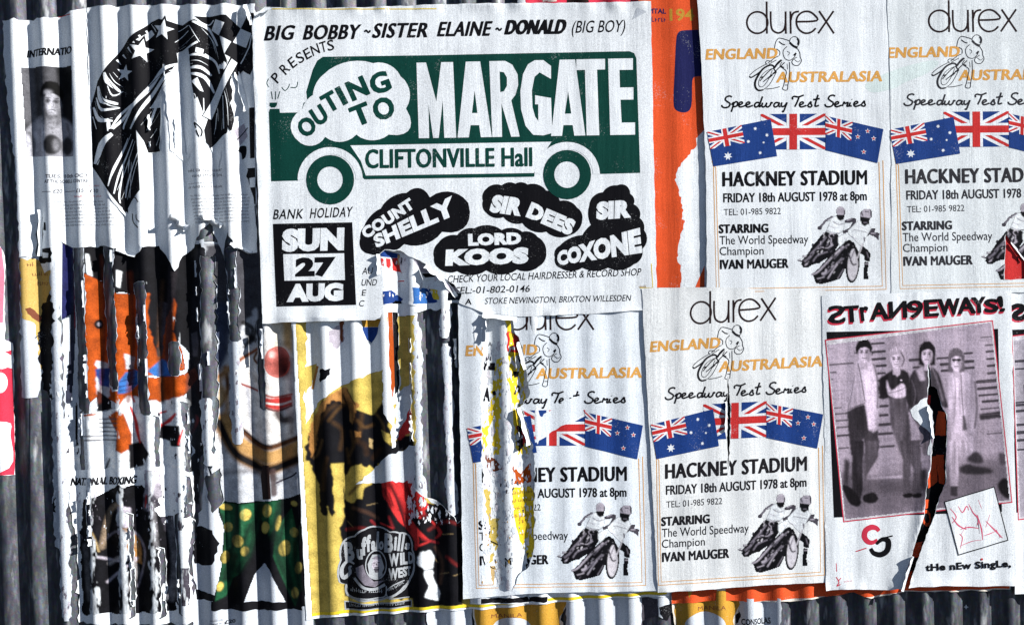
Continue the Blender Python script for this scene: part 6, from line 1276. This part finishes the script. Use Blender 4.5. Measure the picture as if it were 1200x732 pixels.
for x0, x1, y, w in ((40, 175, 235, 4), (40, 80, 285, 4), (45, 62, 325, 3), (60, 110, 480, 3), (70, 150, 510, 4), (75, 145, 548, 4), (85, 150, 585, 4), (85, 155, 630, 5), (95, 150, 700, 4), (270, 330, 90, 3), (280, 345, 125, 5), (285, 350, 170, 6), (285, 352, 210, 6), (290, 355, 248, 6), (300, 350, 290, 5), (305, 345, 330, 5), (310, 360, 420, 6), (310, 365, 470, 6), (315, 365, 520, 6), (318, 380, 570, 7), (320, 390, 620, 6), (330, 400, 690, 5), (490, 550, 215, 7), (510, 570, 255, 5), (640, 710, 205, 5), (660, 700, 240, 7), (665, 700, 275, 6), (790, 830, 180, 5), (790, 835, 225, 7), (790, 838, 260, 6), (880, 945, 90, 3), (905, 945, 135, 4), (910, 950, 170, 5), (915, 955, 210, 5), (918, 960, 248, 6), (920, 968, 288, 6), (860, 970, 330, 8), (865, 975, 368, 7), (870, 980, 405, 5), (890, 985, 440, 6), (880, 985, 480, 4), (915, 1000, 618, 3), (775, 830, 637, 3), (510, 560, 660, 4), (500, 560, 690, 4)):
    c.line(zs([(x0, y + (x1 - x0) * .08), (x1, y)]), w * .5, g_(.11 if w < 5 else .05), .6, .9)
c.soft(zs([(868, 515), (990, 498), (995, 535), (875, 550)]), g_(.06), .8); c.line(zs([(25, 122), (180, 102)]), 1.2, g_(.18), .4)
for y in range(140, 720, 46): c.line(zs([(30 + y * .06, y + 18), (1000, y - 40)]), .5, g_(.25), .4, .45)
c.line(zt([(222, 160), (380, 150)]), 3, g_(.5), .8, .8); c.soft(zt([(90, 130), (140, 135), (500, 190), (500, 230), (110, 230)]), g_(.10), 3, .7)
# legs and shoes
c.soft(zt([(110, 60), (140, 80), (130, 200), (105, 190)]), g_(.06), 1.5)
c.cloth(zs([(145, 490), (250, 455), (262, 590), (312, 595), (322, 700), (300, 740), (250, 740), (232, 640), (220, 740), (165, 740), (150, 600)]), g_(.060), .8, .5, 2); c.cloth(zt([(150, -20), (205, -20), (200, 90), (195, 230), (180, 290), (150, 280), (145, 120)]), g_(.05), .8, .5, 3); c.cloth(zt([(215, -20), (275, -20), (270, 60), (220, 140), (205, 200), (195, 100)]), g_(.11), .8, .5, 4)
c.soft(cr(zt([(100, 190), (150, 210), (190, 270), (170, 292), (130, 270)]), 3, True), g_(.02), .7); c.soft(cr(zt([(200, 240), (250, 225), (272, 255), (250, 275), (205, 270)]), 3, True), g_(.02), .7)
c.cloth(zs([(372, 405), (466, 410), (490, 560), (505, 740), (440, 740), (405, 640), (380, 560)]), g_(.13), .8, .55, 5); c.cloth(zt([(370, -20), (470, -20), (480, 180), (468, 240), (430, 240), (440, 120), (425, 90), (420, 240), (390, 235), (390, 80)]), g_(.11), .8, .5, 6)
c.soft(cr(zt([(388, 235), (430, 228), (430, 247), (398, 250)]), 3, True), g_(.02), .6); c.soft(cr(zt([(435, 235), (472, 228), (472, 247), (438, 250)]), 3, True), g_(.02), .6); c.soft(zt([(470, 120), (500, 110), (495, 220), (475, 200)]), g_(.05), 1.5)
c.cloth(zs([(490, 500), (600, 480), (610, 640), (580, 740), (560, 740), (540, 600)]), g_(.15), .9, .5, 7)
c.cloth(zs([(715, 580), (850, 580), (852, 745), (800, 745), (785, 660), (770, 745), (712, 745)]), g_(.46), .9, .35, 8); c.cloth(zt([(605, -20), (655, -20), (650, 200), (612, 200)]), g_(.46), .9, .35, 9); c.soft(zt([(612, 195), (648, 195), (645, 245), (615, 240)]), g_(.06), .8)
c.soft(cr(zt([(655, 110), (700, 90), (730, 100), (800, 110), (805, 135), (680, 138)]), 3, True), g_(.05), 1.2); c.soft(cr(zt([(690, 70), (735, 30), (770, 70), (750, 90)]), 3, True), g_(.07), 1.2); c.soft(cr(zt([(840, 180), (880, 155), (900, 240), (880, 255), (845, 220)]), 3, True), g_(.025), 1); c.soft(zt([(840, 40), (880, 40), (885, 90), (850, 95)]), g_(.11), 1.2)
# first man
c.cloth(cr(zs([(195, 235), (230, 215), (295, 240), (310, 330), (320, 480), (312, 602), (262, 602), (240, 460), (150, 500), (140, 480), (185, 330)]), 2, True), g_(.44), .8, .35, 10); c.cloth(zs([(215, 225), (278, 220), (300, 330), (300, 595), (264, 600), (240, 430), (225, 320)]), g_(.60), 1, .2, 11); c.line(zs([(205, 240), (222, 330), (240, 440)]), 1.2, g_(.14), .6, .9); c.line(zs([(292, 245), (312, 340), (312, 480)]), 2, g_(.16), .9, .8); c.line(zs([(150, 490), (200, 470), (240, 455)]), 1.2, g_(.12), .7, .8); c.line(zs([(185, 300), (170, 400), (150, 480)]), .9, g_(.2), .6, .8)
figure_face(c, *zs([(236, 178)])[0], 15.5, 23, g_(.018), g_(.60), .2, 11, True)
# second man, folded arms
c.cloth(cr(zs([(318, 330), (350, 300), (395, 272), (460, 275), (490, 320), (492, 480), (480, 500), (462, 420), (370, 425), (325, 430)]), 2, True), g_(.032), .8, .5, 12); c.cloth(cr(zs([(362, 330), (388, 385), (440, 348), (462, 360), (465, 415), (420, 428), (370, 408)]), 3, True), g_(.56), .8, .3, 13); c.line(zs([(372, 400), (420, 390), (462, 372)]), 1, g_(.2), .6, .8); c.soft(zs([(396, 262), (432, 260), (438, 290), (420, 312), (402, 285)]), g_(.48), .8); c.oval(*zs([(442, 330)])[0], 1, 1, g_(.6), .4)
figure_face(c, *zs([(414, 215)])[0], 15, 21, g_(.40), g_(.60), .1, 12)
c.line(zs([(442, 180), (458, 215), (446, 250)]), 1.6, g_(.10), .7, .8)
# third man, jacket
c.cloth(cr(zs([(488, 310), (540, 262), (600, 255), (650, 295), (690, 440), (702, 480), (660, 470), (605, 400), (490, 490)]), 2, True), g_(.065), .8, .6, 14); c.soft(zs([(522, 275), (562, 250), (572, 330), (545, 335)]), g_(.42), 1); c.line(zs([(612, 262), (640, 330), (670, 440)]), 2.4, g_(.2), 1, .8); c.line(zs([(500, 330), (520, 400), (510, 470)]), 1.2, g_(.16), .8, .8)
figure_face(c, *zs([(584, 188)])[0], 15, 22, g_(.02), g_(.58), -.4, 13, False, True)
# fourth man, pale suit and tinted glasses
c.cloth(cr(zs([(698, 320), (740, 285), (800, 288), (840, 325), (855, 480), (850, 600), (830, 640), (715, 610), (702, 480)]), 2, True), g_(.50), .9, .3, 15); c.line(zs([(770, 300), (776, 420), (786, 540)]), 1.1, g_(.15), .7, .8); c.line(zs([(735, 300), (740, 420), (730, 560)]), 1, g_(.24), .7, .7); c.line(zs([(846, 340), (856, 480), (846, 590)]), 2.2, g_(.14), 1, .8); c.soft(zs([(778, 520), (794, 530), (806, 602), (778, 606)]), g_(.12), 1)
figure_face(c, *zs([(744, 225)])[0], 15, 22, g_(.15), g_(.58), 0, 14, True, True)
for x in ((724, 742), (749, 766)): c.line(zs([(x[0], 218), (x[1], 218)]), 1.9, g_(.02), .5)
c.A = keep; c.C = .40 * (np.maximum(c.C, .001) / .40) ** 1.3; c.mottle(.10, 3, 9, .18); c.mottle(.10, 22, 5, .08)
paint(b, 'photograph', c, ph, 3.2, 'grey toned photograph of four standing people')
b.ink('torn_patch', [(poly(rag(zs([(492, 495), (545, 440), (585, 425), (585, 462), (612, 500), (612, 600), (600, 740), (585, 740), (600, 620), (560, 585), (515, 545)]), .6, 4, 4), 8), WHITE)], ph)
b.ink('monogram', [(stroke(zt([(276, 408), (262, 394), (238, 390), (212, 405), (206, 435), (222, 458), (246, 462), (268, 450)]), 5.4, 1, taper=[.8, 1, 1.2, 1.2, 1.2, 1.1, .9, .7]), CRIMSON), (stroke(zt([(262, 470), (290, 448), (316, 452), (320, 478), (310, 505), (282, 520), (250, 512), (235, 490)]), 5.4, 1.7, taper=[.6, .9, 1.2, 1.2, 1.2, 1.2, 1, .8]), BLACK), (stroke(zt([(300, 440), (340, 430)]), 1.6, 2.6, 0), BLACK), (stroke(zt([(165, 505), (215, 488)]), 1.2, 2.6, 0), CRIMSON)])
cd = b.ink('tilted_card', [(poly(zt([(583, 268), (822, 196), (888, 452), (650, 524)]), 8), BLACK), (poly(zt([(588, 272), (819, 202), (882, 449), (653, 518)]), 8.6), WHITE)])
rr = random.Random(5); sk = []
for p in ([(610, 300), (640, 340), (620, 370)], [(650, 290), (670, 320), (690, 290), (700, 310)], [(700, 280), (720, 320), (745, 350), (740, 380)], [(620, 340), (650, 380), (690, 400)], [(660, 400), (700, 390), (750, 395)], [(780, 360), (820, 400), (860, 440)], [(655, 480), (680, 470), (720, 455), (760, 450)], [(660, 490), (670, 440), (655, 420)], [(740, 330), (760, 400), (765, 450)], [(800, 330), (780, 390)], [(830, 400), (850, 440)], [(690, 380), (660, 430)], [(745, 260), (760, 300)], [(770, 430), (800, 420), (825, 410)]):
    sk.append(stroke(zt(p), rr.uniform(.7, 1.5), 9.4 + .3 * (len(sk) % 4), taper=[.4, 1.2, .5]))
b.ink('scribble', [(join(*sk), PINK)], cd); b.ink('scribble', [(join(stroke(zt([(735, 330), (745, 370), (750, 420)]), 1.4, 9.4, taper=[.3, 1, .3]), stroke(zt([(745, 350), (735, 390)]), 1.1, 9.8, taper=[.3, 1, .3])), MID)], cd)
b.ink('single_lettering', [(text('tHe nEw SingLe,', (1082, 667), (1181.5, 662), 8.4, .04, 0, 8, 1.06), BLACK), (poly(ell(*zt([(762, 541)])[0], 1.3), 8), RED)])
b.ink('printer_mark', [(join(stroke(zt([(72, 560), (74, 600)]), .8, 1, 0), stroke(zt([(72, 625), (85, 650), (75, 668), (92, 660)]), 1.1, 1), stroke(zt([(95, 630), (80, 645)]), .9, 1.6, 0), greek(*zt([(108, 650), (150, 646)]), 1.6, 1)), CRIMSON)])
curl_flap(b, 'torn_flap', (1055, 690), (1068, 650), 5, 2.6, PAPER, 140, .6, seed=51, label='paper peeled forward along the foot of the tear')
curl_flap(b, 'torn_flap', (1092, 512), (1086, 474), 5, 2.2, PAPER, 140, .5, seed=52)
b = Bill('band_poster', 'edge of a second band poster cut off by the right side of the view', 'poster', 'band posters', (1240, 690), k=.16, layer=7.3, seed=38, wr=.5, cell=(3, 9), buck=.2)
b.sheet(rag([(1178, 340), (1330, 336), (1340, 690), (1186, 694)], .3, 8, 66))
b.ink('title_lettering', [(text('S', (1181, 378), (1199, 377), 20, .06, 0, 1, 1, True), CRIMSON), (text('S', (1182.4, 376), (1200.4, 375), 20, .06, 0, 1.8, 1, True), BLACK), (text('T', (1202, 375), (1217, 374), 19, .06, 0, 1.8), BLACK)])
b.ink('black_panel', [(poly([(1181, 386), (1330, 383), (1332, 590), (1188, 599)], 1), BLACK)])
PQ = [(1182.5, 393), (1326, 376), (1346, 590), (1190, 608)]; pf = flag_quad(*PQ)
ph = b.ink('photograph', [(poly(PQ, 2), CRIMSON), (poly(pf([(.006, .006), (.994, .006), (.994, .994), (.006, .994)]), 2.5), PALE), (poly(pf([(.016, .03), (.986, .012), (.986, .985), (.02, .985)]), 3), LIGHT)])
b.ink('wall_slats', [(join(*[stroke([(1185 + (v - 390) * .03, v + 1), (1203, v)], w, 3.6, 0) for v, w in ((422, 3), (431, 2), (470, 2), (473, 3), (480, 3), (496, 3), (505, 4), (514, 3), (525, 2))]), DARK), (poly([(1196, 450), (1204, 450), (1206, 460), (1197, 460)], 4), MID)], ph)
bpy.data.objects.remove(_fo)
